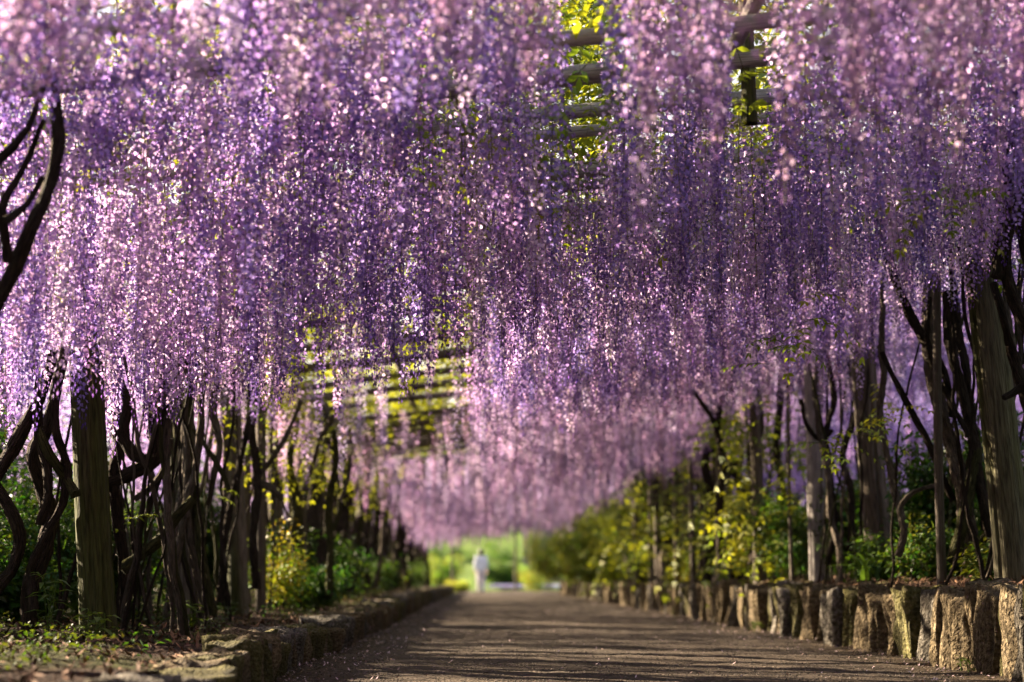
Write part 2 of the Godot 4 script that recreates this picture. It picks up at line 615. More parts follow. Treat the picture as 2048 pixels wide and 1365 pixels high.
func limb(parent: Node3D, base: Vector3, pts: Array, z: float, material: Material, called: String, wobble := 0.02) -> void:
	var p := []
	var r := []
	for i in pts.size():
		p.append(Vector3(pts[i][0], pts[i][1], z + rr(-1, 1) * 0.05) - base)
		r.append(pts[i][2] * 0.001)
	var cm := catmull(p, r, 0.05)
	for i in range(1, cm[0].size() - 1):
		var q: Vector3 = cm[0][i]
		cm[0][i] = q + Vector3(fine.get_noise_3d(q.y * 120, q.z * 60, pts[0][0] * 200), 0, fine.get_noise_3d(q.y * 120 + 500, q.x * 60, 0)) * wobble
	var mb := Mb.new()
	tube(mb, cm[0], cm[1], 14, Color.WHITE, 0.55)
	mb.smooth()
	part(called, mb.mesh(), material, parent)

func vine(label: String, side: float, z: float, lines: Array, group := "", materials := []) -> Dictionary:
	var base := Vector3(side * 2.3 if side < 0 else 3.2, 0, z)
	if lines.size():
		base = Vector3(lines[0][0][0], 0, z)
	base.y = bed_height(base.x, z) - 0.03
	var o := thing("wisteria_vine", label, "wisteria", base, group)
	for i in lines.size():
		limb(o, base, lines[i], z + rr(-0.12, 0.12), materials[i % materials.size()] if materials.size() else M.bark, "trunk" if i == 0 else "stem")
	var d := {"node": o, "base": base, "side": side, "z": z, "near": [], "rest": [], "tint": [], "leaf": [], "leaf_tint": []}
	vines.append(d)
	return d

func grown(side: float, z: float, count: int, x: float) -> Array:
	var out := []
	for k in count:
		var l := []
		var px := x + rr(-0.25, 0.25) * side
		var y := bed_height(px, z) - 0.05
		var r := rr(14, 40) if k % 4 else rr(50, 80)
		var goal := roof_at(px) + 0.05
		var swing := rr(-0.22, 0.22)
		var n := 7
		var ph := rr(0, TAU)
		for i in n + 1:
			var t := float(i) / n
			l.append([px + swing * t + 0.09 * sin(ph + t * rr(4, 8)), lerpf(y, goal, t), r * lerpf(1.1, 0.6, t) * rr(0.85, 1.1)])
		out.append(l)
	return out

func nearest_vine(x: float, z: float) -> Dictionary:
	var best: Dictionary = vines[0]
	var most := 1e9
	var side := -1.0 if x < 0.45 else 1.0
	for d in vines:
		if d.side != side:
			continue
		var far: float = absf(d.z - z)
		if far < most:
			most = far
			best = d
	return best

# ---------------------------------------------------------------- a figure from a skeleton
func nets(bones: Array, lo: Vector3, hi: Vector3, cell: float, k: float) -> ArrayMesh:
	var nx := int((hi.x - lo.x) / cell) + 2
	var ny := int((hi.y - lo.y) / cell) + 2
	var nz := int((hi.z - lo.z) / cell) + 2
	var f := PackedFloat32Array()
	f.resize(nx * ny * nz)
	f.fill(1.0)
	for bn in bones:
		var a: Vector3 = bn[0]
		var b: Vector3 = bn[1]
		var ra: float = bn[2]
		var rb: float = bn[3]
		var m := maxf(ra, rb) + k * 2.0 + cell
		var l0 := a.min(b) - Vector3.ONE * m
		var h0 := a.max(b) + Vector3.ONE * m
		var ab := b - a
		var ll := maxf(ab.length_squared(), 1e-9)
		for iy in range(clampi(int((l0.y - lo.y) / cell), 0, ny - 1), clampi(int((h0.y - lo.y) / cell) + 1, 0, ny - 1) + 1):
			for iz in range(clampi(int((l0.z - lo.z) / cell), 0, nz - 1), clampi(int((h0.z - lo.z) / cell) + 1, 0, nz - 1) + 1):
				for ix in range(clampi(int((l0.x - lo.x) / cell), 0, nx - 1), clampi(int((h0.x - lo.x) / cell) + 1, 0, nx - 1) + 1):
					var p := lo + Vector3(ix, iy, iz) * cell
					var t := clampf((p - a).dot(ab) / ll, 0.0, 1.0)
					var dist := p.distance_to(a + ab * t) - lerpf(ra, rb, t)
					var at := (iy * nz + iz) * nx + ix
					var old := f[at]
					var h := maxf(k - absf(old - dist), 0.0) / k
					f[at] = minf(old, dist) - h * h * k * 0.25
	var mb := Mb.new()
	var ids := {}
	for iy in ny - 1:
		for iz in nz - 1:
			for ix in nx - 1:
				var s := Vector3.ZERO
				var cnt := 0
				var c := []
				for q in 8:
					c.append(f[((iy + (q >> 1 & 1)) * nz + iz + (q >> 2 & 1)) * nx + ix + (q & 1)])
				for e in [[0, 1], [2, 3], [4, 5], [6, 7], [0, 2], [1, 3], [4, 6], [5, 7], [0, 4], [1, 5], [2, 6], [3, 7]]:
					var u: float = c[e[0]]
					var w: float = c[e[1]]
					if (u < 0.0) != (w < 0.0):
						var t := u / (u - w)
						var pa := Vector3(e[0] & 1, e[0] >> 1 & 1, e[0] >> 2 & 1)
						var pb := Vector3(e[1] & 1, e[1] >> 1 & 1, e[1] >> 2 & 1)
						s += pa.lerp(pb, t)
						cnt += 1
				if cnt:
					var g := Vector3(c[1] + c[3] + c[5] + c[7] - c[0] - c[2] - c[4] - c[6], c[2] + c[3] + c[6] + c[7] - c[0] - c[1] - c[4] - c[5], c[4] + c[5] + c[6] + c[7] - c[0] - c[1] - c[2] - c[3])
					ids[(iy * nz + iz) * nx + ix] = mb.vert(lo + (Vector3(ix, iy, iz) + s / cnt) * cell, g.normalized(), Vector2.ZERO, Color.WHITE)
	for key in ids.keys():
		var ix: int = key % nx
		var iz: int = (key / nx) % nz
		var iy: int = key / (nx * nz)
		for ax in 3:
			var d: int = [1, nx * nz, nx][ax]
			var e: int = [nx * nz, nx, 1][ax]
			var g: int = [nx, 1, nx * nz][ax]
			if ids.has(key - e) and ids.has(key - g) and ids.has(key - e - g):
				if (f[key] < 0.0) != (f[key + d] < 0.0):
					mb.quad(ids[key], ids[key - e], ids[key - e - g], ids[key - g])
	return mb.mesh()

func make_person(at: Vector3) -> void:
	# seen from behind, walking away (towards -z), arms loose
	var o := thing("person", "person in a white top and pale trousers walking away beyond the tunnel", "person", at)
	var hip := Vector3(0, 0.88, 0)
	var chest := Vector3(0, 1.26, -0.01)
	var neck := Vector3(0, 1.42, 0)
	var head := Vector3(0, 1.545, -0.02)
	var bones := [[hip, chest, 0.105, 0.125], [chest, neck, 0.1, 0.055], [neck, head, 0.05, 0.055]]
	var top := [[hip + Vector3(-0.05, 0.02, 0), chest + Vector3(-0.05, 0, 0), 0.115, 0.12], [hip + Vector3(0.05, 0.02, 0), chest + Vector3(0.05, 0, 0), 0.115, 0.12], [chest, neck - Vector3(0, 0.04, 0), 0.12, 0.07]]
	var legs := [[hip + Vector3(-0.05, 0.04, 0), hip + Vector3(0.05, 0.04, 0), 0.108, 0.108]]
	for s in [-1.0, 1.0]:
		var sh := Vector3(0.165 * s, 1.375, 0)
		var el := Vector3(0.225 * s, 1.1, 0.02 * s)
		var wr := Vector3(0.23 * s, 0.87, -0.06 - 0.03 * s)
		bones.append_array([[chest + Vector3(0.05 * s, 0.08, 0), sh, 0.08, 0.055], [sh, el, 0.05, 0.04], [el, wr, 0.038, 0.026]])
		top.append_array([[chest + Vector3(0.06 * s, 0.06, 0), sh, 0.085, 0.068], [sh, el, 0.066, 0.06], [el, el.lerp(wr, 0.9), 0.058, 0.046]])
		var hp := hip + Vector3(0.085 * s, -0.02, 0)
		var kn := Vector3(0.09 * s, 0.47, -0.04 * s - 0.03)
		var an := Vector3(0.085 * s, 0.08, 0.06 * s)
		bones.append_array([[hp, kn, 0.085, 0.055], [kn, an, 0.05, 0.036], [an, an + Vector3(0.01 * s, -0.045, -0.14), 0.034, 0.026]])
		legs.append_array([[hp, kn, 0.1, 0.08], [kn, an, 0.08, 0.066]])
		var shoe := [[an + Vector3(0, -0.035, 0.03), an + Vector3(0.01 * s, -0.045, -0.15), 0.043, 0.034]]
		part("shoe", nets(shoe, an + Vector3(-0.08, -0.09, -0.24), an + Vector3(0.08, 0.06, 0.12), 0.014, 0.02), M.hair, o)
		# hand: palm, four fingers and a thumb
		var hb := [[wr, wr + Vector3(0, -0.085, -0.015), 0.026, 0.03]]
		for k in 4:
			var root := wr + Vector3(0.002 * s, -0.085, -0.045 + k * 0.02)
			var l: float = [0.062, 0.074, 0.07, 0.054][k]
			var m1 := root + Vector3(-0.004 * s, -l * 0.55, -0.004)
			hb.append_array([[root, m1, 0.0095, 0.009], [m1, m1 + Vector3(-0.016 * s, -l * 0.42, -0.004), 0.009, 0.0075]])
		var th := wr + Vector3(0, -0.03, -0.03)
		hb.append_array([[th, th + Vector3(-0.008 * s, -0.035, -0.03), 0.012, 0.01], [th + Vector3(-0.008 * s, -0.035, -0.03), th + Vector3(-0.014 * s, -0.065, -0.034), 0.01, 0.008]])
		part("hand", nets(hb, wr + Vector3(-0.08, -0.22, -0.12), wr + Vector3(0.08, 0.05, 0.08), 0.006, 0.008), M.skin, o)
	# skull, face (turned away from the path), ears
	bones.append_array([[head + Vector3(0, 0.045, 0.012), head + Vector3(0, 0.03, -0.015), 0.09, 0.085], [head + Vector3(0, -0.02, -0.03), head + Vector3(0, -0.065, -0.045), 0.065, 0.042], [head + Vector3(0, 0.01, -0.1), head + Vector3(0, -0.022, -0.115), 0.01, 0.014],
		[head + Vector3(-0.08, 0.01, 0), head + Vector3(-0.085, -0.02, 0), 0.016, 0.012], [head + Vector3(0.08, 0.01, 0), head + Vector3(0.085, -0.02, 0), 0.016, 0.012]])
	part("body", nets(bones, Vector3(-0.36, -0.02, -0.32), Vector3(0.36, 1.74, 0.24), 0.016, 0.03), M.skin, o)
	for s in [-1.0, 1.0]:
		var eye := SphereMesh.new()
		eye.radius = 0.009
		eye.height = 0.018
		part("eye", eye, M.hair, o, head + Vector3(0.03 * s, 0.018, -0.09))
	var lips := SphereMesh.new()
	lips.radius = 0.018
	lips.height = 0.012
	part("mouth", lips, M.skin, o, head + Vector3(0, -0.05, -0.085))
	part("shirt", nets(top, Vector3(-0.4, 0.74, -0.26), Vector3(0.4, 1.5, 0.26), 0.016, 0.04), M.cloth_white, o)
	part("trousers", nets(legs, Vector3(-0.32, 0.02, -0.26), Vector3(0.32, 1.08, 0.26), 0.016, 0.03), M.cloth_grey, o)
	var hair := [[head + Vector3(0, 0.055, 0.018), head + Vector3(0, 0.05, 0.0), 0.112, 0.106], [head + Vector3(0, 0.0, 0.045), head + Vector3(0, -0.075, 0.04), 0.09, 0.065]]
	part("hair", nets(hair, head + Vector3(-0.16, -0.16, -0.16), head + Vector3(0.16, 0.2, 0.18), 0.012, 0.03), M.hair, o)

# ================================================================ the scene
func _ready() -> void:
	rng.seed = 7
	fine.seed = 3
	fine.frequency = 0.01
	fine.fractal_octaves = 3
	patchy.seed = 5
	patchy.frequency = 0.01
	patchy.fractal_octaves = 2
	# ---- camera
	var cam := Camera3D.new()
	cam.name = "camera"
	add_child(cam)
	cam.position = Vector3(0, 0.5, 0)
	cam.rotation_degrees = Vector3(7.964, -0.898, 0)
	var lens := CameraAttributesPhysical.new()
	lens.frustum_focal_length = 60.0
	lens.frustum_near = 0.1
	lens.frustum_far = 900.0
	lens.exposure_aperture = 1.5
	lens.frustum_focus_distance = 9.2
	cam.attributes = lens
	cam.fov = 22.618
	cam.far = 900.0
	cam.current = true
	# ---- sky
	var we := WorldEnvironment.new()
	we.name = "environment"
	var env := Environment.new()
	env.background_mode = Environment.BG_SKY
	var sky := Sky.new()
	var sm := ProceduralSkyMaterial.new()
	sm.sky_top_color = Color(0.56, 0.6, 0.7)
	sm.sky_horizon_color = Color(0.98, 0.92, 0.85)
	sm.sky_curve = 0.2
	sm.ground_bottom_color = Color(0.2, 0.2, 0.16)
	sm.ground_horizon_color = Color(0.55, 0.56, 0.54)
	sm.sky_energy_multiplier = 0.6
	sky.sky_material = sm
	env.sky = sky
	env.tonemap_mode = Environment.TONE_MAPPER_LINEAR
	env.tonemap_exposure = 9.5
	env.sdfgi_enabled = true
	env.ssao_enabled = true
	env.ssil_enabled = true
	we.environment = env
	add_child(we)
	# ---- sun, low, from the left and ahead
	var sun := DirectionalLight3D.new()
	sun.name = "sun"
	sun.light_energy = 1.6
	sun.light_color = Color(1.0, 0.91, 0.79)
	sun.light_angular_distance = 0.5
	sun.shadow_enabled = true
	add_child(sun)
	var to_sun := Vector3(-0.82, 0.35, -0.5)
	sun.look_at_from_position(to_sun * 50.0, Vector3.ZERO, Vector3.UP)

	make_materials()
	for k in 4:
		clusters.append(cluster_mesh(300 + k, [26, 24, 22, 20][k], [0.1, 0.11, 0.12, 0.2][k], [0.05, 0.07, 0.1, 0.11][k], [0.022, 0.03, 0.02, 0.06][k]))
	rng.seed = 41
	for k in 3:
		var mb := Mb.new()
		var cm := catmull([Vector3(0, -0.05, 0), Vector3(rr(-0.1, 0.1), 0.4, rr(-0.1, 0.1)), Vector3(rr(-0.4, 0.4), 1.0, rr(-0.4, 0.4))], [0.02, 0.015, 0.006], 0.15)
		tube(mb, cm[0], cm[1], 6, Color.WHITE, 0.2)
		shrub_stems.append(mb.mesh())

	build_ground()
	build_walls()
	build_pergola()
	build_vines()
	build_flowers()
	build_shrubs()
	build_litter()
	build_far_end()

func build_ground() -> void:
	var flat := func(_x, _z): return 0.0
	var white := func(_x, _z): return Color.WHITE
	var worn := func(x, z):
		var v: float = 0.92 + 0.3 * patchy.get_noise_2d(x * 45, z * 18) + 0.25 * fine.get_noise_2d(x * 60 + 400, z * 25)
		var rut: float = smoothstep(0.5, 0.0, absf(absf(x - 0.85) - 0.75))
		v *= 1.0 + 0.12 * rut
		var edge: float = smoothstep(0.55, 0.0, minf(x + 1.05, 2.7 - x))
		return Color(v, v, v).lerp(Color(0.8, 0.72, 0.5) * v, 0.6 * edge)
	var g := solo("ground", sheet(-450, 450, 120, -520, 40, 40, func(x, z): return -0.06 + maxf(0.0, (-z - 105.0)) * 0.085 * smoothstep(0.0, 40.0, -z - 105.0), white), M.lawn)
	tag(g, "green lawn rising to a slope beyond the tunnel", "lawn", "", "structure")
	var p := solo("path", sheet(-1.6, 3.2, 8, -76, 60, 420, func(x, z): return 0.012 * fine.get_noise_2d(x * 120, z * 120) + 0.008 * fine.get_noise_2d(x * 900, z * 900) + 0.02 * patchy.get_noise_2d(x * 12, z * 40), worn), M.path)
	tag(p, "brown gritty path running down the flower tunnel", "path", "", "structure")
	var tone := func(x, z):
		var mossy: float = clampf(patchy.get_noise_2d(x * 45 + 300, z * 45) * 2.0 + 0.25, 0, 1)
		return Color(0.06, 0.038, 0.024).lerp(Color(0.05, 0.058, 0.014), mossy * (0.9 if x < 0 else 0.4))
	var bl := solo("bed_soil", sheet(-1.27, -14, 6, -62, 60, 240, bed_height, tone), M.soil)
	tag(bl, "mossy litter covered soil of the low bed under the vines", "flower bed", "", "structure")
	var br := solo("bed_soil", sheet(2.92, 16, 6, -62, 60, 240, bed_height, tone), M.soil)
	tag(br, "bark strewn soil of the raised bed behind the taller stone wall", "flower bed", "", "structure")

func build_walls() -> void:
	var low := []
	var tall := []
	for k in 9:
		low.append(stone_mesh(500 + k, false))
		tall.append(stone_mesh(600 + k, true))
	rng.seed = 77
	var w := thing("stone_wall", "low wall of rough weathered rubble stones edging the narrow mossy bed", "wall", Vector3(-1.2, 0, -4))
	var z := -3.2
	var count := 0
	while z > -60.0 and count < 298:
		var big := rr(0.2, 0.46) if -z < 7.0 else rr(0.13, 0.34)
		var h := (rr(0.18, 0.25) if -z > 7.5 else rr(0.155, 0.2)) + 0.06 * smoothstep(9.0, 28.0, -z)
		var s := part("stone", low[rng.randi() % 9], M.stone[[1, 0, 1, 0, 2][rng.randi() % 5] if -z > 6.2 else [1, 3, 0][rng.randi() % 3]], w)
		s.position = Vector3(-1.17 - 0.12 * smoothstep(10, 40, -z) + rr(-0.03, 0.03), h * 0.5 - 0.03, z - big * 0.5) - w.position
		s.rotation = Vector3(rr(-0.12, 0.12), rr(-0.15, 0.15), rr(-0.1, 0.1))
		s.scale = Vector3(rr(0.22, 0.34), h * 1.08, big * 0.97)
		z -= big
		count += 1
	w = thing("stone_wall", "taller wall of upright split stones, lit in strips, beside the path", "wall", Vector3(2.9, 0, -6))
	z = -4.6
	count = 0
	while z > -60.0 and count < 298:
		var big := rr(0.12, 0.22) if rng.randf() < 0.5 else rr(0.22, 0.42)
		var h := rr(0.46, 0.5) if rng.randf() < 0.9 else rr(0.4, 0.45)
		var s := part("stone", tall[rng.randi() % 9], M.stone[[0, 0, 0, 1, 0, 2][rng.randi() % 6]], w)
		s.position = Vector3(2.9 + rr(-0.07, 0.07), h * 0.5 - 0.05, z - big * 0.5) - w.position
		s.rotation = Vector3(rr(-0.06, 0.06), rr(-0.16, 0.16) + (PI if rng.randf() < 0.5 else 0.0), rr(-0.05, 0.1))
		s.scale = Vector3(rr(0.36, 0.5), h, big * 1.13)
		z -= big
		count += 1

func build_pergola() -> void:
	var o := thing("pergola", "long weathered timber pergola carrying the hanging wisteria over the path", "pergola", Vector3(0, 0, -30))
	# base, top, radii, moss of the posts that can be told apart
	var posts := [
		[Vector3(-2.07, 0.05, -9.4), -2.27, 0.1, 0.09, 0.95, "mossy upright post, thick and closest to the low wall"], [Vector3(-2.08, 0.1, -12.1), -2.2, 0.1, 0.085, 0.8, "mossy post flared at the foot with a pale vine on it"],
		[Vector3(-2.1, 0.1, -14.7), -2.22, 0.09, 0.075, 0.4, ""], [Vector3(-2.11, 0.1, -17.7), -2.2, 0.085, 0.075, 0.35, ""],
		[Vector3(-2.09, 0.1, -20.1), -2.17, 0.1, 0.085, 0.2, ""], [Vector3(-2.06, 0.1, -23.0), -2.16, 0.09, 0.08, 0.1, ""],
		[Vector3(3.15, 0.4, -10.2), 3.0, 0.11, 0.103, 0.35, "stout cracked post with yellow moss down one edge"], [Vector3(3.34, 0.4, -14.4), 3.2, 0.118, 0.1, 0.1, "smooth post with a bright sunlit edge among shrubs"],
		[Vector3(3.09, 0.4, -15.8), 3.03, 0.085, 0.075, -0.35, "pale bare grey post"], [Vector3(2.92, 0.4, -18.3), 2.9, 0.068, 0.06, 0.1, ""], [Vector3(2.9, 0.4, -20.8), 2.86, 0.072, 0.062, 0.0, ""]]
	for i in posts.size():
		var q: Array = posts[i]
		var base: Vector3 = q[0]
		var top := Vector3(q[1], roof_at(q[1]) + 0.02, base.z)
		var m := part("post", post_mesh(Vector3.ZERO, top - base, q[2], q[3], q[4], 900 + i), M.wood, o, base - o.position)
		if q[5]:
			m.set_meta("label", q[5])
	for i in 7:
		var zz: float = [-10.7, -13.3, -15.4, -16.9, -18.8, -21.6, -24.4][i]
		var x: float = [-2.42, -2.3, -2.0, -2.35, -2.0, -2.25, -1.98][i]
		part("post", post_mesh(Vector3.ZERO, Vector3(-0.05, roof_at(x) - 0.1, 0), [0.06, 0.05, 0.045, 0.07, 0.06, 0.06, 0.055][i], 0.045, 0.35, 930 + i), M.wood, o, Vector3(x, 0.12, zz) - o.position)
	var shared := []
	for k in 4:
		shared.append(post_mesh(Vector3.ZERO, Vector3(-0.06 + 0.04 * k, 2.75, 0), 0.085, 0.072, 0.1 + 0.1 * k, 950 + k))
	rng.seed = 19
	for i in 14:
		for x in [-2.12, 3.06]:
			var z := (-25.8 if x < 0 else -23.4) - i * 2.75
			var base := Vector3(x + rr(-0.05, 0.05), 0.0 if x < 0 else 0.3, z)
			part("post", shared[rng.randi() % 4], M.wood, o, base - o.position).rotation.y = rr(0, TAU)
	for x in [-2.2, 3.05]:
		for z in [-6.8, -4.0]:
			part("post", shared[rng.randi() % 4], M.wood, o, Vector3(x - (0.25 if x < 0 else -0.35), 0, z) - o.position)
	# round cross poles, tilted up towards the raised bed
	var poles := []
	for k in 4:
		var mb := Mb.new()
		var p := []
		var r := []
		for i in 9:
			p.append(Vector3(-2.6 + i * 0.77, 0.1 * (-0.45 + i * 0.77) + rr(-0.015, 0.015), rr(-0.02, 0.02)))
			r.append(rr(0.03, 0.038))
		var cm := catmull(p, r, 0.2)
		tube(mb, cm[0], cm[1], 10, Color(0.42, 0.38, 0.36), 0.15)
		mb.smooth()
		poles.append(mb.mesh())
	for k in 4:
		var mb := Mb.new()
		var p := []
		var r := []
		for i in 9:
			p.append(Vector3(-2.6 + i * 0.77, 0.1 * (-0.45 + i * 0.77) + rr(-0.03, 0.03), rr(-0.05, 0.05)))
			r.append(rr(0.028, 0.045))
		var cm := catmull(p, r, 0.15)
		tube(mb, cm[0], cm[1], 10, Color(0.16, 0.125, 0.1), 0.4)
		mb.smooth()
		poles.append(mb.mesh())
	var z := -4.9
	var k2 := 0
	while z > -60.0 and k2 < 150:
		part("cross_pole", poles[rng.randi() % 4 + (4 if z < -10.5 else 0)], M.wood, o, Vector3(0, 2.5 + rr(-0.03, 0.03), z) - o.position).rotation.y = rr(-0.02, 0.02)
		if k2 % 3 == 1 or (z < -10.5 and k2 % 3 == 2):
			part("cross_pole", poles[rng.randi() % 4 + (4 if z < -10.5 else 0)], M.wood, o, Vector3(0, 2.53, z - 0.12) - o.position)
		z -= rr(0.46, 0.72) if z > -10.5 else rr(0.9, 1.6)
		k2 += 1
	for x in [-2.2, -0.9, -0.12, 1.12, 3.05]:
		var mb := Mb.new()
		var p := []
		var r := []
		for i in 25:
			p.append(Vector3(rr(-0.015, 0.015), rr(-0.015, 0.015), 26.0 - i * 2.35))
			r.append(0.045 if absf(x) > 2 else 0.035)
		var cm := catmull(p, r, 0.6)
		tube(mb, cm[0], cm[1], 10, Color(0.3, 0.26, 0.24), 0.15)
		mb.smooth()
		part("rail", mb.mesh(), M.wood, o, Vector3(x, roof_at(x) + 0.075, 0) - Vector3(0, 0, o.position.z) - Vector3(0, 0, 30.0))
	for q in [[-7.46, 0.0], [-8.05, -0.02]]:
		part("cross_pole", poles[rng.randi() % 4], M.wood, o, Vector3(0, 2.5 + q[1], q[0]) - o.position)
	for q in [[1.2, -7.6], [1.75, -13.0]]:
		part("strut", post_mesh(Vector3.ZERO, Vector3(0.02, 1.1, 0), 0.035, 0.032, 0.0, 980), M.wood, o, Vector3(q[0], roof_at(q[0]) - 0.26, q[1]) - o.position)
	for q in [[3.7, 9.6, 3.2, "neighbouring timber pergola beyond the raised bed"], [-7.2, -2.9, 2.5, "neighbouring timber pergola beyond the low bed"]]:
		var side := thing("side_pergola", q[3], "pergola", Vector3((q[0] + q[1]) * 0.5, 0, -26))
		for i in 12:
			for e in [q[0] + (2.2 if q[0] > 0 else 0.2), q[1] - (0.2 if q[0] > 0 else 1.2)]:
				part("post", shared[rng.randi() % 4], M.wood, side, Vector3(e, q[2] - 2.75, -11.5 - i * 3.0) - side.position)
		for i in 34:
			var mb := Mb.new()
			tube(mb, PackedVector3Array([Vector3(q[0], q[2] + rr(-0.03, 0.03), 0), Vector3((q[0] + q[1]) * 0.5, q[2], 0.02), Vector3(q[1], q[2] + rr(-0.03, 0.03), 0)]), PackedFloat32Array([0.034, 0.034, 0.034]), 8, Color(0.2, 0.17, 0.14))
			part("cross_pole", mb.mesh(), M.wood, side, Vector3(0, 0, -11.0 - i * 1.0) - side.position)
	# thin stakes beside the raised bed
	rng.seed = 23
	var stakes := [[2.94, -11.0, 0.03, "thin straight grey stake rising from the bark by the cracked post"], [3.05, -17.0, 0.02, "slim stake between the pale grey post and the dark trunk"],
		[2.66, -26.3, 0.05, ""], [2.7, -27.6, 0.055, ""], [2.72, -24.2, 0.045, ""], [2.66, -30.0, 0.055, ""], [2.74, -22.5, 0.04, ""], [-2.25, -21.4, 0.03, ""], [-1.95, -24.4, 0.035, ""]]
	for s in stakes:
		var foot := bed_height(s[0], s[1]) - 0.05
		var b := Vector3(s[0], foot, s[1])
		var m := solo("support_stake", post_mesh(Vector3.ZERO, Vector3(rr(-0.06, 0.03), 2.5 - foot + rr(0, 0.2), 0), s[2], s[2] * 0.9, -0.3, 990), M.wood, b)
		tag(m, s[3] if s[3] else ("thin stake in the raised bed farther down the tunnel" if s[0] > 0 else "thin stake among trunks farther along the low bed"), "stake", "" if s[3] else ("stakes far down the raised bed" if s[0] > 0 else "stakes far down the low bed"))

func build_vines() -> void:
	rng.seed = 101
	var dark := [M.bark]
	vine("dark wisteria limb curving up at the left edge above the stones", -1, -6.4, [
			[[-2.06,0.25,38],[-2.10,0.79,36],[-2.03,1.21,32],[-1.89,1.55,28],[-1.82,1.68,28],[-1.75,1.83,26],[-1.70,2.01,24],[-1.68,2.23,23],[-1.70,2.47,19],[-1.70,2.67,16],[-1.72,2.87,13]],
			[[-1.92,2.07,21],[-1.82,2.15,19],[-1.77,2.23,14],[-1.73,2.35,11],[-1.70,2.49,8],[-1.67,2.65,7]],
			[[-1.83,1.70,19],[-1.84,1.90,19],[-1.81,2.00,14],[-1.76,2.13,12],[-1.70,2.25,9]],
			[[-1.81,1.84,17],[-1.74,1.92,13],[-1.70,2.03,11]],
		], "", dark)
	vine("tangle of black crossing wisteria trunks beside the thickest mossy post", -1, -9.25, [
			[[-2.46,0.23,46],[-2.46,0.45,46],[-2.39,0.66,43],[-2.37,0.84,40],[-2.41,1.00,40],[-2.46,1.16,40],[-2.41,1.33,35],[-2.35,1.52,30],[-2.32,1.76,24]],
			[[-2.67,0.92,35],[-2.55,1.19,40],[-2.49,1.31,35],[-2.42,1.46,32],[-2.34,1.73,27]],
			[[-2.63,0.42,35],[-2.51,0.58,32],[-2.49,0.74,35],[-2.55,0.90,32],[-2.64,1.03,30]],
			[[-2.38,0.79,24],[-2.34,0.95,27],[-2.36,1.11,27],[-2.40,1.25,24],[-2.40,1.49,22],[-2.44,1.73,19]],
			[[-2.19,0.95,27],[-2.27,1.04,30],[-2.34,1.16,30],[-2.40,1.29,24],[-2.44,1.46,22]],
			[[-2.39,0.34,27],[-2.42,0.55,24],[-2.36,0.68,22],[-2.27,0.90,22],[-2.26,1.11,24],[-2.31,1.30,22],[-2.33,1.49,19]],
		], "", [M.bark, M.bark, M.bark, M.bark, M.moss_bark])
	vine("wisteria with a black S-bent trunk and hook between two mossy posts", -1, -10.8, [
			[[-2.55,1.08,41],[-2.32,1.12,44],[-2.19,1.18,47],[-2.09,1.25,51],[-2.04,1.41,51],[-2.07,1.63,51],[-2.06,1.81,47],[-2.12,1.98,44],[-2.14,2.24,38],[-2.04,2.47,32],[-2.00,2.70,28]],
			[[-2.08,1.23,38],[-2.19,1.27,35],[-2.26,1.41,35],[-2.24,1.60,32],[-2.31,1.77,28],[-2.37,1.98,25]],
			[[-2.26,0.25,41],[-2.26,0.56,38],[-2.30,0.84,38],[-2.34,1.12,35],[-2.31,1.38,28],[-2.35,1.63,25]],
			[[-2.25,0.56,35],[-2.13,0.66,38],[-2.01,0.77,38],[-1.92,0.89,32],[-1.83,1.00,28]],
			[[-2.23,0.69,16],[-2.15,0.87,16],[-2.09,1.05,16],[-2.03,1.22,13]],
			[[-2.21,1.00,22],[-2.10,1.09,19],[-2.03,1.22,16],[-1.98,1.38,13]],
			[[-2.11,1.25,16],[-2.03,1.44,16],[-1.97,1.66,16],[-1.90,1.82,19],[-1.87,2.01,19],[-1.86,2.24,16]],
		], "", [M.bark, M.bark, M.bark, M.moss_bark, M.bark, M.pale_bark, M.pale_bark])
	vine("pale wisteria stem winding up the flared mossy post", -1, -12.0, [
			[[-2.21,0.24,28],[-2.16,0.60,28],[-2.14,0.95,28],[-2.10,1.26,28],[-2.10,1.54,26],[-2.12,1.79,25],[-2.14,2.11,21]],
			[[-1.91,0.25,42],[-1.96,0.53,42],[-1.99,0.85,32],[-2.03,1.05,25],[-2.03,1.30,18]],
			[[-2.27,1.67,25],[-2.18,1.81,26],[-2.10,1.99,26],[-2.07,2.15,25],[-2.03,2.40,21]],
			[[-1.96,1.02,18],[-1.91,1.26,21],[-1.89,1.47,25],[-1.94,1.69,28],[-1.90,1.90,25],[-1.88,2.15,21]],
			[[-2.04,1.54,16],[-1.86,1.30,18],[-1.77,1.11,16]],
		], "", [M.pale_bark, M.moss_bark, M.bark])
	vine("wisteria with thin pale crossing stems behind the third mossy post", -1, -14.4, [
			[[-2.20,0.29,34],[-2.18,0.75,25],[-2.13,1.16,25],[-2.06,1.46,25],[-1.99,1.75,25],[-1.99,2.01,21],[-1.95,2.26,21]],
			[[-2.15,0.27,21],[-2.19,1.00,19],[-2.19,1.58,19],[-2.22,1.92,21],[-2.20,2.26,21]],
			[[-1.98,1.33,21],[-1.85,1.46,25],[-1.73,1.63,21],[-1.67,1.75,19],[-1.57,2.01,17]],
			[[-1.90,0.42,38],[-1.92,0.83,34],[-1.91,1.33,34],[-1.95,1.75,30],[-1.93,2.09,25]],
			[[-1.98,1.33,42],[-1.83,1.27,34],[-1.72,1.17,21]],
		], "", [M.bark, M.pale_bark, M.pale_bark])
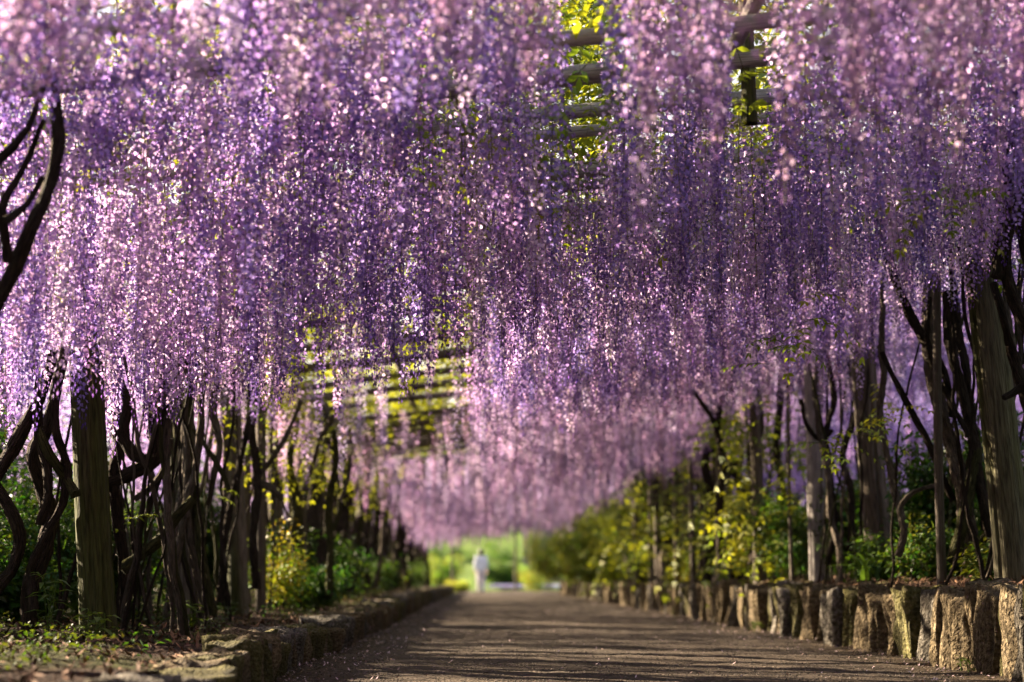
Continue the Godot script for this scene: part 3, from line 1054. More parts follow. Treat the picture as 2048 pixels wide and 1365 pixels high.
	vine("thick brown wisteria trunk above the sunlit yellow shrub", -1, -17.2, [
			[[-1.92,0.35,66],[-1.89,0.90,60],[-1.91,1.29,50],[-1.97,1.65,40],[-1.93,2.00,35],[-1.87,2.30,30]],
			[[-1.86,1.34,20],[-1.76,1.60,25],[-1.67,1.90,25],[-1.54,2.15,20]],
			[[-1.57,0.33,40],[-1.56,0.85,35],[-1.59,1.14,40],[-1.56,1.39,35],[-1.50,1.70,30],[-1.53,2.00,25]],
			[[-1.46,1.29,20],[-1.38,1.50,20],[-1.36,1.75,20]],
		], "", [M.moss_bark, M.pale_bark])
	vine("grey braided wisteria trunks leaning behind the thin grey stake", 1, -11.2, [
			[[3.21,0.60,66],[3.17,0.89,56],[3.14,1.15,49],[3.08,1.42,46],[3.01,1.68,46],[2.97,1.95,46],[2.97,2.22,39],[3.01,2.55,30]],
			[[3.33,0.60,43],[3.25,0.89,39],[3.22,1.18,36],[3.19,1.45,36],[3.13,1.75,33],[3.06,2.01,33],[3.05,2.39,26]],
			[[3.29,0.82,30],[3.24,1.18,30],[3.23,1.48,30],[3.19,1.81,26],[3.16,2.15,26],[3.12,2.49,20]],
			[[3.04,0.61,43],[3.11,0.89,43],[3.19,1.15,33],[3.23,1.35,23]],
			[[3.11,1.58,26],[3.07,1.88,26],[2.94,2.08,30],[2.80,2.35,30],[2.71,2.62,26],[2.68,2.93,20]],
			[[2.69,0.65,23],[2.73,0.82,23],[2.71,0.95,20],[2.82,1.07,16],[2.99,1.12,13]],
			[[3.10,1.02,23],[2.93,1.38,21],[2.84,1.58,20],[2.75,1.75,20],[2.66,2.01,16]],
			[[3.15,1.42,20],[2.98,1.81,16],[2.92,2.05,16],[2.94,2.35,13]],
			[[3.57,0.76,49],[3.37,0.82,43],[3.24,0.74,33],[3.12,0.63,26]],
		], "", [M.pale_bark, M.bark, M.bark, M.moss_bark, M.bark])
	vine("dark wisteria limbs bending round the stout cracked post", 1, -9.4, [
			[[3.10,1.77,41],[2.99,1.94,41],[2.93,2.17,36],[2.92,2.43,33],[2.99,2.69,30],[3.08,2.95,30]],
			[[2.85,2.17,30],[2.89,2.43,25],[2.94,2.63,25],[3.02,2.89,22],[3.07,3.15,25]],
			[[3.09,0.94,36],[3.02,1.49,33],[2.97,1.77,28],[2.92,1.94,22],[2.89,2.17,19]],
			[[3.03,1.58,33],[2.95,1.55,25],[2.85,1.49,17]],
		], "", dark)
	vine("dark wisteria trunk cut by the upper right edge of the view", 1, -8.2, [
			[[2.75,0.45,72],[2.76,1.37,67],[2.71,2.06,62],[2.66,2.41,48],[2.65,2.79,41],[2.67,3.15,34],[2.71,3.54,29]],
			[[2.71,2.06,36],[2.63,2.36,26],[2.59,2.53,19],[2.63,2.76,14]],
		], "", dark)
	vine("slender wisteria stems between the pale post and the sunlit post", 1, -15.2, [
			[[3.19,0.63,36],[3.24,1.21,31],[3.17,1.56,27],[3.27,1.88,27],[3.36,2.15,27],[3.23,2.51,27],[3.17,2.83,22]],
			[[3.40,1.16,22],[3.36,1.56,22],[3.39,1.92,22],[3.48,2.28,22],[3.56,2.60,20]],
			[[3.03,0.63,27],[3.12,1.03,27],[3.08,1.38,27],[3.04,1.74,22],[3.13,2.10,27],[3.08,2.55,22]],
			[[2.82,2.10,20],[2.87,1.88,20],[2.99,1.74,22],[3.11,1.83,18]],
		], "", dark)
	vine("dark wisteria trunks with one bare side branch behind thin posts", 1, -18.5, [
			[[2.89,0.65,76],[2.95,1.25,76],[2.91,1.79,70],[2.95,2.34,65],[2.91,2.89,54],[2.95,3.33,43]],
			[[3.18,0.66,38],[3.23,1.36,38],[3.18,1.90,38],[3.24,2.45,33],[3.23,3.00,27]],
			[[2.56,1.90,27],[2.51,2.17,30],[2.34,2.47,27],[2.16,2.71,22]],
			[[2.56,0.66,49],[2.56,1.36,43],[2.59,1.79,38],[2.53,2.17,33],[2.63,2.61,27],[2.61,3.05,27]],
		], "", dark)
	for d in vines.duplicate():
		if d.z > -9.0:
			continue
		for k in 10:
			var x: float = (-2.2 + rr(-0.35, 0.3)) if d.side < 0 else (3.2 + rr(-0.3, 0.4))
			var l := []
			var lean := rr(-0.5, 0.5)
			var ph := rr(0, TAU)
			var r := rr(6, 14) if k < 9 else rr(15, 32)
			var zz: float = minf(d.z + rr(-1.3, 0.9), -10.5)
			var y0 := bed_height(x, zz) - 0.05
			for i in 9:
				var t := i / 8.0
				l.append([x + lean * (t - 0.5) + 0.045 * sin(ph + t * 6.0), lerpf(y0, roof_at(x) + 0.05, t), r * lerpf(1.1, 0.7, t)])
			limb(d.node, d.base, l, zz, [M.bark, M.pale_bark, M.bark, M.moss_bark][k % 4], "stem", 0.05)
	for i in 16:
		var z := -20.0 - i * 2.5
		var nth: String = ["first", "second", "third", "fourth", "fifth"][mini(i, 4)]
		vine("%s wisteria trunk clump past the thick brown trunk on the low bed" % nth if i < 5 else "wisteria growing along the low bed far down the tunnel", -1, z, grown(-1, z, 11 if i < 7 else 5, -2.05), "" if i < 5 else "wisteria far down the low bed", [M.bark, M.moss_bark, M.pale_bark, M.bark])
		z = -21.3 - i * 2.5
		vine("%s wisteria trunk clump past the dark trunks on the raised bed" % nth if i < 5 else "wisteria growing along the raised bed far down the tunnel", 1, z, grown(1, z, 9 if i < 7 else 5, 3.0), "" if i < 5 else "wisteria far down the raised bed", [M.bark, M.pale_bark, M.bark])
	vine("", -1, -5.0, grown(-1, -5.0, 2, -2.6), "", dark)
	vines[-1].node.set_meta("label", "wisteria trunk at the start of the low bed")
	vine("", 1, -5.5, grown(1, -5.5, 2, 3.4), "", dark)
	vines[-1].node.set_meta("label", "wisteria trunk at the start of the raised bed")

var raceme_meshes := []
var spray_meshes := []

func in_view(p: Vector3) -> bool:
	return -p.z > 1.0 and absf(p.x) < -p.z * 0.33 and p.y - 0.5 < -p.z * 0.42

func add_raceme(x: float, z: float, top: float, bottom: float) -> void:
	var length := top - bottom
	if length < 0.22:
		return
	var k := 0 if length < 0.5 else (1 if length < 0.8 else 2)
	var own: float = [0.4, 0.65, 0.95][k]
	var s := length / own
	racemes.append([Vector3(x, top, z), k * 4 + rng.randi() % 4, Vector3(clampf(s, 0.9, 1.15) * rr(0.95, 1.2), s, clampf(s, 0.9, 1.15) * rr(0.95, 1.2)), rr(0, TAU), Vector2(rr(-0.06, 0.06), rr(-0.06, 0.06))])

func build_flowers() -> void:
	for k in 12:
		raceme_meshes.append(raceme_mesh([0.4, 0.65, 0.95][k / 4], 1200 + k))
	for k in 8:
		spray_meshes.append(spray_mesh(1300 + k, 2 + k % 3, [0.2, 0.6, 1.0, 0.4][k % 4]))
	rng.seed = 202
	# over the path: racemes hang between the posts, thinner where the poles show
	var z := -4.4
	while z > -60.0:
		var d := -z
		var gap := 0.14 if d < 16 else (0.165 if d < 30 else 0.2)
		var x := -3.1
		while x < 3.5:
			var px := x + rr(-0.5, 0.5) * gap
			var pz := z + rr(-0.5, 0.5) * gap
			x += gap
			d = -pz
			var slope := px / d
			var keep := 1.0
			var base_y := 1.47 + 0.17 * (px + 2.15) + 0.16 * patchy.get_noise_2d(px * 70, pz * 70)
			if d < 7.0:
				base_y = maxf(base_y, 0.5 + (0.268 if slope > -0.2 else 0.262) * d)
			if d < 8.9 and slope > 0.042 and slope < 0.076:
				keep = 0.06
			if d < 8.3 and slope > 0.143 and slope < 0.175:
				keep = 0.04
			if px < -2.35 and d > 10.2:
				keep = 0.15
			if px > 3.2 and d < 9.0:
				keep = 0.4
			if d > 10.3 and d < 29.5:
				var edge := -0.02 + 0.25 * patchy.get_noise_1d(d * 60)
				if px < edge:
					keep = 0.05 if px > -1.75 else 0.3
					base_y = maxf(base_y, 1.85)
			if d > 29.5:
				keep = 0.95 if sin(d * 1.35) > -0.25 else 0.12
			keep *= clampf(0.78 + 1.1 * fine.get_noise_2d(px * 230 + 70, pz * 230), 0.5 if d < 9.0 else 0.12, 1.0)
			if slope < -0.24 and d < 6.6:
				base_y = maxf(base_y, 0.5 + 0.2725 * d)
				keep = 1.0
			if rng.randf() < keep:
				add_raceme(px, pz, roof_at(px) + rr(-0.12, 0.16), base_y + (rr(-0.2, 0.22) if d > 7.0 else rr(0.0, 0.22)))
		z -= gap
	for i in 240:
		var t := rr(6.7, 8.2)
		var x := rr(-0.31, -0.05) * t
		add_raceme(x, -t, roof_at(x) + rr(-0.05, 0.15), maxf(0.5 + 0.25 * t, 2.0) + rr(-0.1, 0.15))
	# behind the camera, so that the light is that of a tunnel
	for i in 1500:
		var x := rr(-2.8, 3.4)
		add_raceme(x, rr(8.0, -4.4), roof_at(x) + rr(-0.05, 0.1), roof_at(x) - rr(0.3, 0.5))
	# the neighbouring aisle beyond the raised bed
	for i in 6500:
		var x := rr(3.7, 9.5)
		var pz := -rr(11.0, 44.0)
		if patchy.get_noise_2d(x * 40 + 900, pz * 40) < -0.3:
			continue
		add_raceme(x, pz, 3.15 + rr(-0.1, 0.2), 2.0 + 0.1 * patchy.get_noise_2d(x * 40, pz * 40) + rr(-0.15, 0.3))
	# and more of them beyond the low bed
	for i in 1500:
		var x := -rr(3.0, 7.0)
		var pz := -rr(11.5, 40.0)
		if patchy.get_noise_2d(x * 35 + 400, pz * 35) < (0.02 if pz < -17.0 else -0.1):
			continue
		add_raceme(x, pz, 2.45 + rr(-0.15, 0.15), 1.25 + rr(-0.2, 0.3))

	# young leaves over the roof, at the posts and in the bright gap
	for i in 13000:
		var x := rr(-3.3, 4.0)
		var pz := -rr(-9.0, 60.0)
		var hole := -pz > 11.0 and -pz < 29.5 and x < 0.1
		if patchy.get_noise_2d(x * 55 + 33, pz * 55) < (-0.28 if hole else (-0.22 if pz < -11.0 or pz > -4.0 else (0.08 if x > -1.0 else 0.3))):
			continue
		if hole and rng.randf() < 0.3:
			continue
		sprays.append([Vector3(x, roof_at(x) + (rr(0.18, 0.6) if hole else rr(0.1, 0.75)), pz), rr(1.1, 1.9)])
	for i in 480:
		var t := rr(8.0, 13.5)
		var steep := rr(0.25, 0.4)
		var x := rr(-0.3, 0.26) * t
		var y := 0.5 + steep * t
		if y > roof_at(x) + 0.1 and y < roof_at(x) + 1.8:
			sprays.append([Vector3(x, y, -t), rr(1.3, 2.0)])
	for i in 150:
		var t := rr(6.5, 13.5)
		var steep := rr(0.26, 0.36)
		var x := rr(0.03, 0.085) * t if i % 2 else rr(0.135, 0.185) * t
		var y := 0.5 + steep * t
		if y > roof_at(x) + 0.12 and y < roof_at(x) + 1.7:
			sprays.append([Vector3(x, y, -t), rr(1.2, 1.8)])
	for i in 30:
		var x := rr(-1.9, 0.1)
		sprays.append([Vector3(x, roof_at(x) + rr(-0.25, 0.15), -rr(12.5, 27.5)), rr(0.8, 1.2)])
	for i in 170:
		var pz := -rr(6.5, 15.0)
		var x := rr(-0.28, 0.3) * -pz
		sprays.append([Vector3(x, roof_at(x) - rr(-0.1, 0.45), pz), rr(0.45, 0.8)])
	for i in 130:
		sprays.append([Vector3(-2.05 + rr(-0.25, 0.35), rr(1.5, 2.45), -rr(14.0, 30.0)), rr(0.8, 1.3)])
	for i in 760:
		var pz := -(16.5 + 31.0 * pow(rng.randf(), 0.8))
		sprays.append([Vector3(2.98 + rr(-0.4, 0.35), 0.65 + 1.75 * pow(rng.randf(), 1.05), pz), rr(1.1, 1.9)])
	for q in [[2.4, 1.45, -11.0], [2.5, 1.49, -11.0], [2.6, 1.55, -11.0], [2.32, 1.38, -11.0], [2.72, 1.56, -10.9], [2.2, 1.36, -11.2], [1.62, 1.78, -9.0], [1.72, 1.86, -9.0], [1.8, 1.98, -9.0], [1.55, 1.7, -9.1], [1.86, 2.1, -7.15], [1.94, 2.14, -7.15], [2.03, 2.16, -7.15], [2.08, 2.08, -7.2], [3.06, 1.8, -13.0], [2.95, 2.0, -12.8], [2.9, 2.9, -9.2], [2.95, 3.2, -9.3],
		[3.1, 2.35, -9.6], [-2.25, 1.5, -13.5], [-2.0, 1.4, -15.0], [-1.95, 1.62, -16.0], [-2.3, 0.95, -11.0], [-2.2, 0.8, -10.5], [-1.95, 1.1, -12.5]]:
		sprays.append([Vector3(q[0], q[1], q[2]), rr(0.8, 1.1)])

	# hand everything to the vine it grows on
	for i in racemes.size():
		var r: Array = racemes[i]
		var p: Vector3 = r[0]
		var d := nearest_vine(p.x, p.z)
		var b := Basis.from_euler(Vector3(r[4].x, r[3], r[4].y)).scaled_local(r[2])
		var blue := clampf((absf(p.x - 0.4) - 2.7) * 0.3, 0.0, 0.55)
		if d.near.size() < 300 and in_view(p) and -p.z < 15.0 and absf(p.x) < 3.6:
			d.near.append([Transform3D(b, p), r[1], rng.randi() % 8])
		else:
			d.rest.append(Transform3D(b, p - d.base))
			var warm := rr(0.0, 1.0)
			var lum := rr(0.6, 1.12)
			d.tint.append(Color(lum * (lerpf(0.86, 1.06, warm) - blue * 0.35), lum * (lerpf(0.8, 1.0, rng.randf()) - blue * 0.2), lum * (lerpf(1.0, 0.88, warm) + blue * 0.15)))
	for i in sprays.size():
		var p: Vector3 = sprays[i][0]
		var d := nearest_vine(p.x, p.z)
		d.leaf.append(Transform3D(Basis.from_euler(Vector3(rr(-0.4, 0.4), rr(0, TAU), rr(-0.4, 0.4))).scaled(Vector3.ONE * sprays[i][1]), p - d.base))
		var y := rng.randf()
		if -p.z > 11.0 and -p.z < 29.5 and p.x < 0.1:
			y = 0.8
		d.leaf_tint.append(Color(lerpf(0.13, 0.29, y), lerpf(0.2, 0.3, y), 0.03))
	for k in vines.size():
		var d: Dictionary = vines[k]
		for e in d.near:
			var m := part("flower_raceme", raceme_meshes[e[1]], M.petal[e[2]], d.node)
			m.transform = Transform3D(e[0].basis, e[0].origin - d.base)
		if d.rest.size():
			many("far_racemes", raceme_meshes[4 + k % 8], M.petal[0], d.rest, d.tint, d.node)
		# leaf sprays near the camera are parts of their own
		var places := []
		var tints := []
		for i in d.leaf.size():
			var t: Transform3D = d.leaf[i]
			if in_view(t.origin + d.base) and -(t.origin.z + d.base.z) < 16.0 and t.origin.y + d.base.y < roof_at(t.origin.x + d.base.x) + 0.2:
				part("leaf_spray", spray_meshes[i % 8], M.young[i % 3], d.node).transform = t
			else:
				places.append(t)
				tints.append(d.leaf_tint[i])
		if places.size():
			many("leaves", spray_meshes[k % 8], M.leaf, places, tints, d.node)

func ground_at(x: float, z: float) -> Vector3:
	return Vector3(x, bed_height(x, z) - 0.01, z)

func build_shrubs() -> void:
	rng.seed = 303
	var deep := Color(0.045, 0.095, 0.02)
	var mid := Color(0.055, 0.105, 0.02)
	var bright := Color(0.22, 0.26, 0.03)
	# raised bed, near
	shrub("leafy_shrub", "tall dark green shrub behind the grey braided trunks", ground_at(3.85, -13.6), 0.6, 1.15, 0.6, 420, deep, "", 1)
	shrub("leafy_shrub", "dense green shrub between the pale post and the sunlit post", ground_at(3.36, -15.7), 0.26, 0.85, 0.5, 200, mid, "", 1)
	shrub("leafy_shrub", "low dark shrub before the sunlit edged post", ground_at(3.2, -13.8), 0.22, 0.32, 0.4, 120, mid, "", 0)
	shrub("leafy_shrub", "low green shrub right of the strap leaved plant", ground_at(3.2, -12.2), 0.3, 0.36, 0.4, 190, mid, "", 0)
	shrub("leafy_shrub", "small pale green shrub at the foot of the stout cracked post", ground_at(3.28, -10.9), 0.26, 0.22, 0.3, 120, Color(0.12, 0.16, 0.03), "", 0)
	shrub("leafy_shrub", "broad dark shrub behind the stout cracked post", ground_at(4.1, -12.4), 0.6, 0.8, 0.6, 330, deep, "", 1)
	shrub("leafy_shrub", "green shrub behind the thin posts near the dark trunk", ground_at(3.2, -17.6), 0.4, 0.85, 0.6, 300, mid, "", 0)
	for i in 9:
		var z := -19.5 - i * 2.6
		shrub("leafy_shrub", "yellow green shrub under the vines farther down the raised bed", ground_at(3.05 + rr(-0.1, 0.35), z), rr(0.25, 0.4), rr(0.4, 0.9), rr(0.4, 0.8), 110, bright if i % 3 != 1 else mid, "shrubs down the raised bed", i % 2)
	for i in 8:
		shrub("leafy_shrub", "dark green shrub under the neighbouring wisteria aisle", ground_at(5.2 + rr(-0.6, 1.6), -15.0 - i * 3.4), rr(0.7, 1.2), rr(0.7, 1.1), rr(0.9, 1.5), 300, deep, "shrubs of the neighbouring aisle", 1)
	# low bed
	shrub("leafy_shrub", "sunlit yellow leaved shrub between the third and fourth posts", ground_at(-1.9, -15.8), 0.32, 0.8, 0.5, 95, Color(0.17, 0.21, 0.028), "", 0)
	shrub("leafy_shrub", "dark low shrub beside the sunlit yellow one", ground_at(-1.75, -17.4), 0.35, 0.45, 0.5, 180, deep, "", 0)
	shrub("leafy_shrub", "dark green shrub behind the black crossing trunks", ground_at(-3.3, -11.3), 0.5, 0.62, 0.6, 260, deep, "", 1)
	shrub("leafy_shrub", "dim green shrub behind the S-bent trunk", ground_at(-2.85, -12.6), 0.45, 0.75, 0.5, 280, mid, "", 1)
	shrub("leafy_shrub", "fresh green shrub at the far left behind the trunks", ground_at(-3.45, -12.6), 0.4, 0.7, 0.5, 260, Color(0.1, 0.19, 0.03), "", 1)
	for i in 5:
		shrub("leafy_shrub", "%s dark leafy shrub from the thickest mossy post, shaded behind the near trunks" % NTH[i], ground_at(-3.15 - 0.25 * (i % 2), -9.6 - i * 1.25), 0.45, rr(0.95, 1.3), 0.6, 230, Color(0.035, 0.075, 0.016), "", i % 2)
	for i in 10:
		var z := -20.0 - i * 3.0
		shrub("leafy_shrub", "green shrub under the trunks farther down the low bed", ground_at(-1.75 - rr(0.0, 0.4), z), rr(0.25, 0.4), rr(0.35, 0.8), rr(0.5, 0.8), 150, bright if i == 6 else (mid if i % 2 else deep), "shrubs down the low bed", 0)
	for i in 12:
		shrub("hedge_shrub", "dark shrub in the hedge beyond the low bed", ground_at(-4.6 - rr(0.0, 2.2), -12.5 - i * 3.0), rr(0.9, 1.4), rr(0.9, 1.5), rr(1.2, 1.8), 420, deep if i % 2 else mid, "hedge beyond the low bed", 1)
	for i in 9:
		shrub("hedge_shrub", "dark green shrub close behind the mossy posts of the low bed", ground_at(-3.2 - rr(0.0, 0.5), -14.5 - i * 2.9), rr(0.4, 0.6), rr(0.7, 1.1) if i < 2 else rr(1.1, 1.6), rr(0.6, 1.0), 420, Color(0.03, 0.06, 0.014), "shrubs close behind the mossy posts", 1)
	for i in 7:
		shrub("leafy_shrub", "tall loose shrub at the back of the raised bed far down the tunnel", ground_at(3.25 + rr(-0.3, 0.3), -27.0 - i * 4.6), rr(0.4, 0.6), rr(1.1, 1.7), rr(0.9, 1.3), 300, mid if i % 2 else Color(0.11, 0.17, 0.025), "tall shrubs at the back of the raised bed", 1)
	var at_end := 5
	for q in [[2.3, -53.0, 0.75, 2.0], [2.1, -57.5, 0.8, 2.3], [2.15, -62.0, 0.75, 2.3], [2.5, -47.0, 0.65, 1.9], [2.6, -41.0, 0.6, 1.9], [2.75, -35.5, 0.5, 1.8]]:
		at_end = (at_end + 1) % 6
		shrub("leafy_shrub", "%s olive green shrub over the path at the far right tunnel end" % ["fourth", "fifth", "sixth", "third", "second", "first"][at_end], ground_at(q[0], q[1]) * Vector3(1, 0, 1) + Vector3(0, 0.2, 0), q[2], q[3], 1.2, 420, Color(0.1, 0.13, 0.02), "", 1)
	for i in 9:
		tree("small_tree", "low round tree in the dark row far beyond the low bed", Vector3(-12.5 - rr(0.0, 2.0), 0, 2.0 - i * 6.5), rr(2.0, 2.8), rr(3.0, 3.7), "low trees beyond the low bed")
		tree("broad_tree", "tall dark tree in the row far beyond the raised bed", Vector3(13.0 + rr(0.0, 2.5), 0.3, 4.0 - i * 6.5), rr(2.6, 3.4), rr(6.5, 8.5), "tall trees beyond the raised bed")
	for i in 7:
		shrub("hedge_shrub", "dark hedge shrub beside the start of the tunnel", Vector3(-4.4 + rr(-0.4, 0.3), 0.1, 8.0 - i * 2.3), 0.9, rr(2.0, 2.5), 1.4, 420, deep, "hedges at the start of the tunnel", 3)
		shrub("hedge_shrub", "dark hedge shrub beside the start of the tunnel", Vector3(5.0 + rr(-0.3, 0.4), 0.4, 8.0 - i * 2.3), 0.9, rr(2.2, 2.8), 1.4, 420, deep, "hedges at the start of the tunnel", 3)
	for i in 6:
		tree("broad_tree", "tall tree standing behind the start of the tunnel", Vector3(-13.0 + i * 5.2, 0.0, 13.0 + rr(0.0, 3.0)), rr(2.6, 3.4), rr(6.5, 8.5), "tall trees at the start of the tunnel")
	# herbs with single leaves that can be told apart
	var herb := func(label: String, at: Vector3, stalks: int, h: float, long: float, wide: float, col: Color):
		var o := thing("leafy_herb", label, "plant", at)
		for s in stalks:
			var lean := Vector3(rr(-0.3, 0.3), 1.0, rr(-0.3, 0.3)).normalized()
			var hh := h * rr(0.7, 1.0)
			var foot := Vector3(rr(-0.06, 0.06), 0, rr(-0.06, 0.06))
			var mb := Mb.new()
			tube(mb, PackedVector3Array([foot, foot + lean * hh * 0.5, foot + lean * hh]), PackedFloat32Array([0.004, 0.003, 0.002]), 5, col)
			part("stem", mb.mesh(), M.leaf, o)
			for k in 7:
				var t := 0.35 + 0.65 * k / 6.0
				var an := k * 2.4 + s
				var lb := Mb.new()
				leaf(lb, Vector3.ZERO, Vector3(cos(an), rr(-0.25, 0.5), sin(an)), Vector3.UP, long * rr(0.7, 1.2), wide * rr(0.8, 1.1), col * rr(0.8, 1.2), 0.3)
				part("leaf", lb.mesh(), M.leaf, o, foot + lean * hh * t)
	herb.call("broad leaved green sprout in front of the thickest mossy post", Vector3(-2.0, 0.17, -9.0), 3, 0.2, 0.11, 0.042, Color(0.11, 0.17, 0.03))
	herb.call("tall narrow leaved sprouts beside the black trunks", Vector3(-2.26, 0.18, -9.1), 4, 0.42, 0.12, 0.026, Color(0.08, 0.14, 0.025))
	herb.call("spreading low herb at the foot of the flared mossy post", Vector3(-1.93, 0.17, -11.2), 4, 0.2, 0.13, 0.045, Color(0.1, 0.15, 0.025))
	herb.call("small herb rooted at the base of the upright stones", Vector3(2.62, 0.0, -9.5), 3, 0.09, 0.05, 0.025, Color(0.1, 0.15, 0.03))
	herb.call("tiny herb growing from the foot of the far upright stones", Vector3(2.6, 0.0, -16.5), 4, 0.12, 0.07, 0.035, Color(0.1, 0.15, 0.03))
	# strap leaved plant on the raised bed
	var o := thing("strap_leaf_plant", "clump of long arching strap leaves on the raised bed edge", "plant", Vector3(3.02, 0.5, -13.4))
	for k in 26:
		var an := rr(0, TAU)
		var dir := Vector3(cos(an), 0, sin(an))
		var mb := Mb.new()
		var l := rr(0.22, 0.4)
		var w := rr(0.014, 0.024)
		var side := Vector3(-sin(an), 0, cos(an))
		var prev := []
		var arch := rr(0.35, 0.9)
		for i in 7:
			var t := i / 6.0
			var p := dir * l * (0.1 + arch * t) * t + Vector3.UP * l * (t * 1.1 - arch * t * t)
			var ww := w * (1.0 - pow(t, 3.0)) + 0.001
			var row := [mb.vert(p - side * ww, Vector3.UP, Vector2.ZERO, Color(0.06, 0.11, 0.03)), mb.vert(p - Vector3.UP * ww * 0.3, Vector3.UP, Vector2.ZERO, Color(0.07, 0.13, 0.035)), mb.vert(p + side * ww, Vector3.UP, Vector2.ZERO, Color(0.06, 0.11, 0.03))]
			if i:
				mb.quad(prev[0], prev[1], row[1], row[0])
				mb.quad(prev[1], prev[2], row[2], row[1])
			prev = row
		part("strap_leaf", mb.mesh(), M.leaf, o, Vector3(rr(-0.12, 0.12), 0, rr(-0.12, 0.12)))
	# ground cover of the beds
	var places := []
	var tints := []
	for i in 900:
		var x := -rr(1.5, 3.4)
		var z := -rr(4.5, 34.0)
		if patchy.get_noise_2d(x * 70 + 12, z * 70) < -0.08:
			continue
		places.append(Transform3D(Basis.from_euler(Vector3(0, rr(0, TAU), 0)).scaled(Vector3.ONE * rr(0.4, 0.85)), ground_at(x, z) + Vector3(0, 0.05, 0)))
		tints.append(Color(rr(0.03, 0.07), rr(0.055, 0.1), 0.014))
	for i in 700:
		var x := rr(3.12, 4.6)
		var z := -rr(8.0, 36.0)
		if patchy.get_noise_2d(x * 70 + 12, z * 70) < 0.0:
			continue
		places.append(Transform3D(Basis.from_euler(Vector3(0, rr(0, TAU), 0)).scaled(Vector3.ONE * rr(0.5, 1.0)), ground_at(x, z) + Vector3(0, 0.06, 0)))
		tints.append(Color(rr(0.04, 0.1), rr(0.09, 0.15), 0.02))
	tag(many("ground_cover", clusters[0], M.leaf, places, tints, self), "low green ground cover on the beds", "plants")

func build_litter() -> void:
	rng.seed = 404
	# curled dry leaves and chips on the beds
	var mb := Mb.new()
	leaf(mb, Vector3(-0.02, 0.004, 0), Vector3(1, 0.15, 0), Vector3.UP, 0.045, 0.018, Color.WHITE, -0.3)
	var places := []
	var tints := []
	for i in 16000:
		var low := i % 2 == 0
		var x := -rr(1.18, 3.0) if low else 2.9 + pow(rng.randf(), 1.6) * 1.6
		var z := -(4.2 + pow(rng.randf(), 1.7) * 34.0)
		places.append(Transform3D(Basis.from_euler(Vector3(rr(-0.5, 0.5), rr(0, TAU), rr(-0.6, 0.6))).scaled(Vector3.ONE * rr(0.4, 1.3)), ground_at(x, z) + Vector3(0, rr(0.01, 0.03), 0)))
		var t := rng.randf()
		tints.append(Color(0.06, 0.032, 0.018).lerp(Color(0.22, 0.12, 0.065), t * t))
	tag(many("dry_leaf_litter", mb.mesh(), M.grain, places, tints, self), "brown dry leaves and bark chips on the beds", "leaf litter")
	# sticks
	# grit and fallen petals on the path
	var gm := SphereMesh.new()
	gm.radius = 0.5
	gm.height = 0.7
	gm.radial_segments = 5
	gm.rings = 3
	places = []
	tints = []
	for i in 42000:
		var z := -(5.0 + pow(rng.randf(), 1.6) * 30.0)
		var x := rr(-1.12, 2.75)
		var s := rr(0.004, 0.011)
		places.append(Transform3D(Basis.from_euler(Vector3(rr(-1, 1), rr(0, TAU), rr(-1, 1))).scaled(Vector3(s * rr(0.8, 1.5), s * 0.7, s)), Vector3(x, path_y(x, z) + s * 0.15, z)))
		var t := rng.randf()
		tints.append(Color(0.05, 0.042, 0.034).lerp(Color(0.2, 0.17, 0.14), t * t))
	tag(many("path_grit", gm, M.grain, places, tints, self), "fine brown grit lying on the path", "grit")
	places = []
	tints = []
	for i in 5200:
		var z := -(5.0 + pow(rng.randf(), 1.5) * 38.0)
		var edge := rng.randf() < 0.8
		var x := rr(-1.05, 2.7)
		if edge:
			x = (-1.04 + pow(rng.randf(), 2.0) * 0.5) if rng.randf() < 0.5 else (2.68 - pow(rng.randf(), 2.0) * 0.6)
		places.append(Transform3D(Basis.from_euler(Vector3(rr(-0.4, 0.4), rr(0, TAU), rr(-0.4, 0.4))).scaled(Vector3.ONE * rr(0.25, 0.6)), Vector3(x, path_y(x, z) + 0.006, z)))
		var t := rng.randf()
		tints.append(Color(0.2, 0.13, 0.08).lerp(Color(0.6, 0.46, 0.52), t))
	tag(many("fallen_petals", mb.mesh(), M.grain, places, tints, self), "fallen petals and leaf bits scattered on the path", "petals")

func path_y(x: float, z: float) -> float:
	return 0.012 * fine.get_noise_2d(x * 120, z * 120) + 0.02 * patchy.get_noise_2d(x * 12, z * 40)

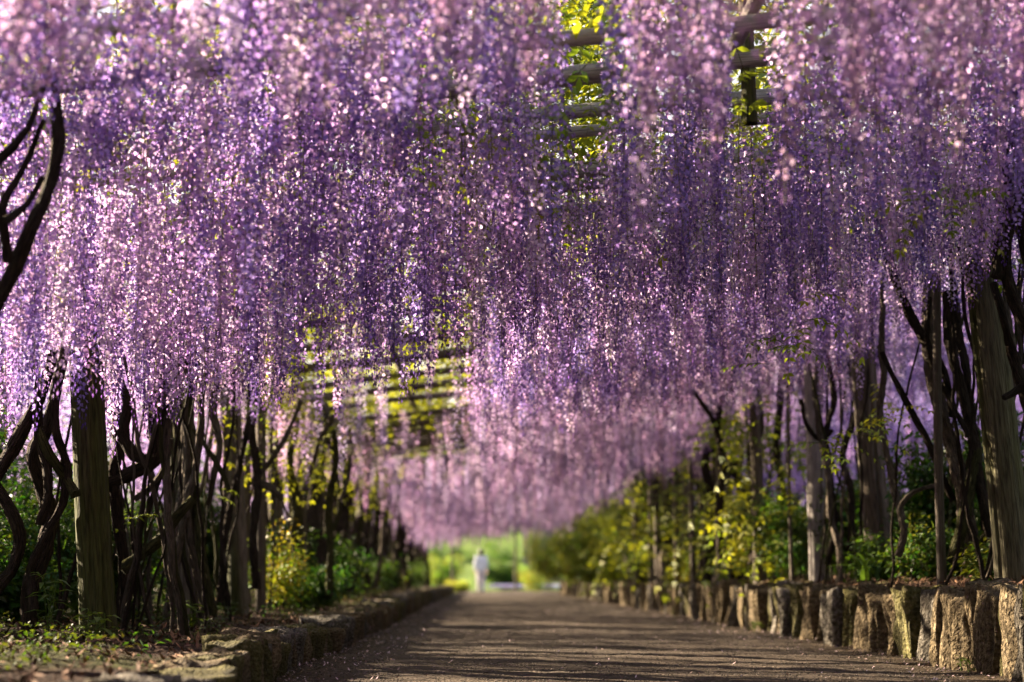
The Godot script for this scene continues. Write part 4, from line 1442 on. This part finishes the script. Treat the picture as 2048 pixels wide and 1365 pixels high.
func build_far_end() -> void:
	rng.seed = 505
	make_person(Vector3(-0.16, 0.0, -68.0))
	# low violet blue flower bed
	var mb := Mb.new()
	for i in 5:
		var p := Vector3(rr(-0.1, 0.1), rr(0.0, 0.1), rr(-0.1, 0.1))
		leaf(mb, p, Vector3(rr(-1, 1), 0.4, rr(-1, 1)), Vector3.UP, 0.16, 0.1, Color.WHITE, 0.1)
	var places := []
	var tints := []
	for i in 5200:
		places.append(Transform3D(Basis.from_euler(Vector3(0, rr(0, TAU), 0)).scaled(Vector3.ONE * rr(0.8, 1.4)), Vector3(rr(0.35, 4.2), 0.1, -rr(77.0, 97.0))))
		tints.append(Color(rr(0.14, 0.24), rr(0.16, 0.24), rr(0.5, 0.65)))
	tag(many("blue_flower_bed", mb.mesh(), M.leaf, places, tints, self), "strip of violet blue flowers beyond the tunnel end", "flowers")
	# round clipped bush, others on the slope
	shrub("round_bush", "rounded dark green bush right of the walking person", Vector3(1.1, -0.05, -99.0), 1.5, 1.5, 1.2, 900, Color(0.06, 0.12, 0.025), "", 3)
	shrub("yellow_bush", "bright yellow green bush at the end of the tall stone wall", Vector3(1.75, -0.02, -64.0), 0.5, 0.95, 0.8, 170, Color(0.28, 0.35, 0.07), "", 1)
	shrub("yellow_bush", "low yellow green bush at the end of the low stone wall", Vector3(-1.0, 0.0, -66.0), 0.55, 0.4, 0.7, 240, Color(0.3, 0.34, 0.05), "", 1)
	shrub("leafy_shrub", "pale green bush left of the walking person", Vector3(-2.2, -0.05, -84.0), 1.1, 1.6, 1.4, 500, Color(0.16, 0.24, 0.05), "", 3)
	for i in 9:
		shrub("slope_bush", "green bush on the lawn slope beyond the tunnel", Vector3(-14 + i * 4.0 + rr(-1, 1), 1.6 + rr(-0.2, 0.2), -132.0 - rr(0, 6)), rr(1.4, 2.4), rr(1.4, 2.4), 1.6, 300, Color(0.07, 0.15, 0.03), "bushes on the lawn slope", 3)
	for i in 8:
		tree("slope_tree", "pale green tree on the lawn slope beyond the tunnel", Vector3(-16 + i * 4.3 + rr(-1, 1), 4.0, -165.0 - rr(0, 20)), rr(2.5, 4.0), rr(5.0, 8.0), "trees on the lawn slope", Color(0.13, 0.2, 0.05), 0.0, 300)
	# pale screen wall and slim posts
	var o := thing("garden_wall", "pale grey wall standing beyond the tunnel end", "wall", Vector3(5.9, 0, -118.0))
	var bx := BoxMesh.new()
	bx.size = Vector3(6.6, 4.4, 0.3)
	part("wall_face", bx, M.pale, o, Vector3(0, 2.1, 0))
	var cp := BoxMesh.new()
	cp.size = Vector3(6.8, 0.16, 0.44)
	part("coping", cp, M.pale, o, Vector3(0, 4.38, 0))
	for q in [[-1.35, -72.0, "slim dark post left of the walking person"], [1.35, -76.0, "slim dark post in front of the pale grey wall"]]:
		tag(solo("slim_post", post_mesh(Vector3.ZERO, Vector3(0, 3.2, 0), 0.06, 0.05, 0.0, 1500), M.wood, Vector3(q[0], -0.05, q[1])), q[2], "post")
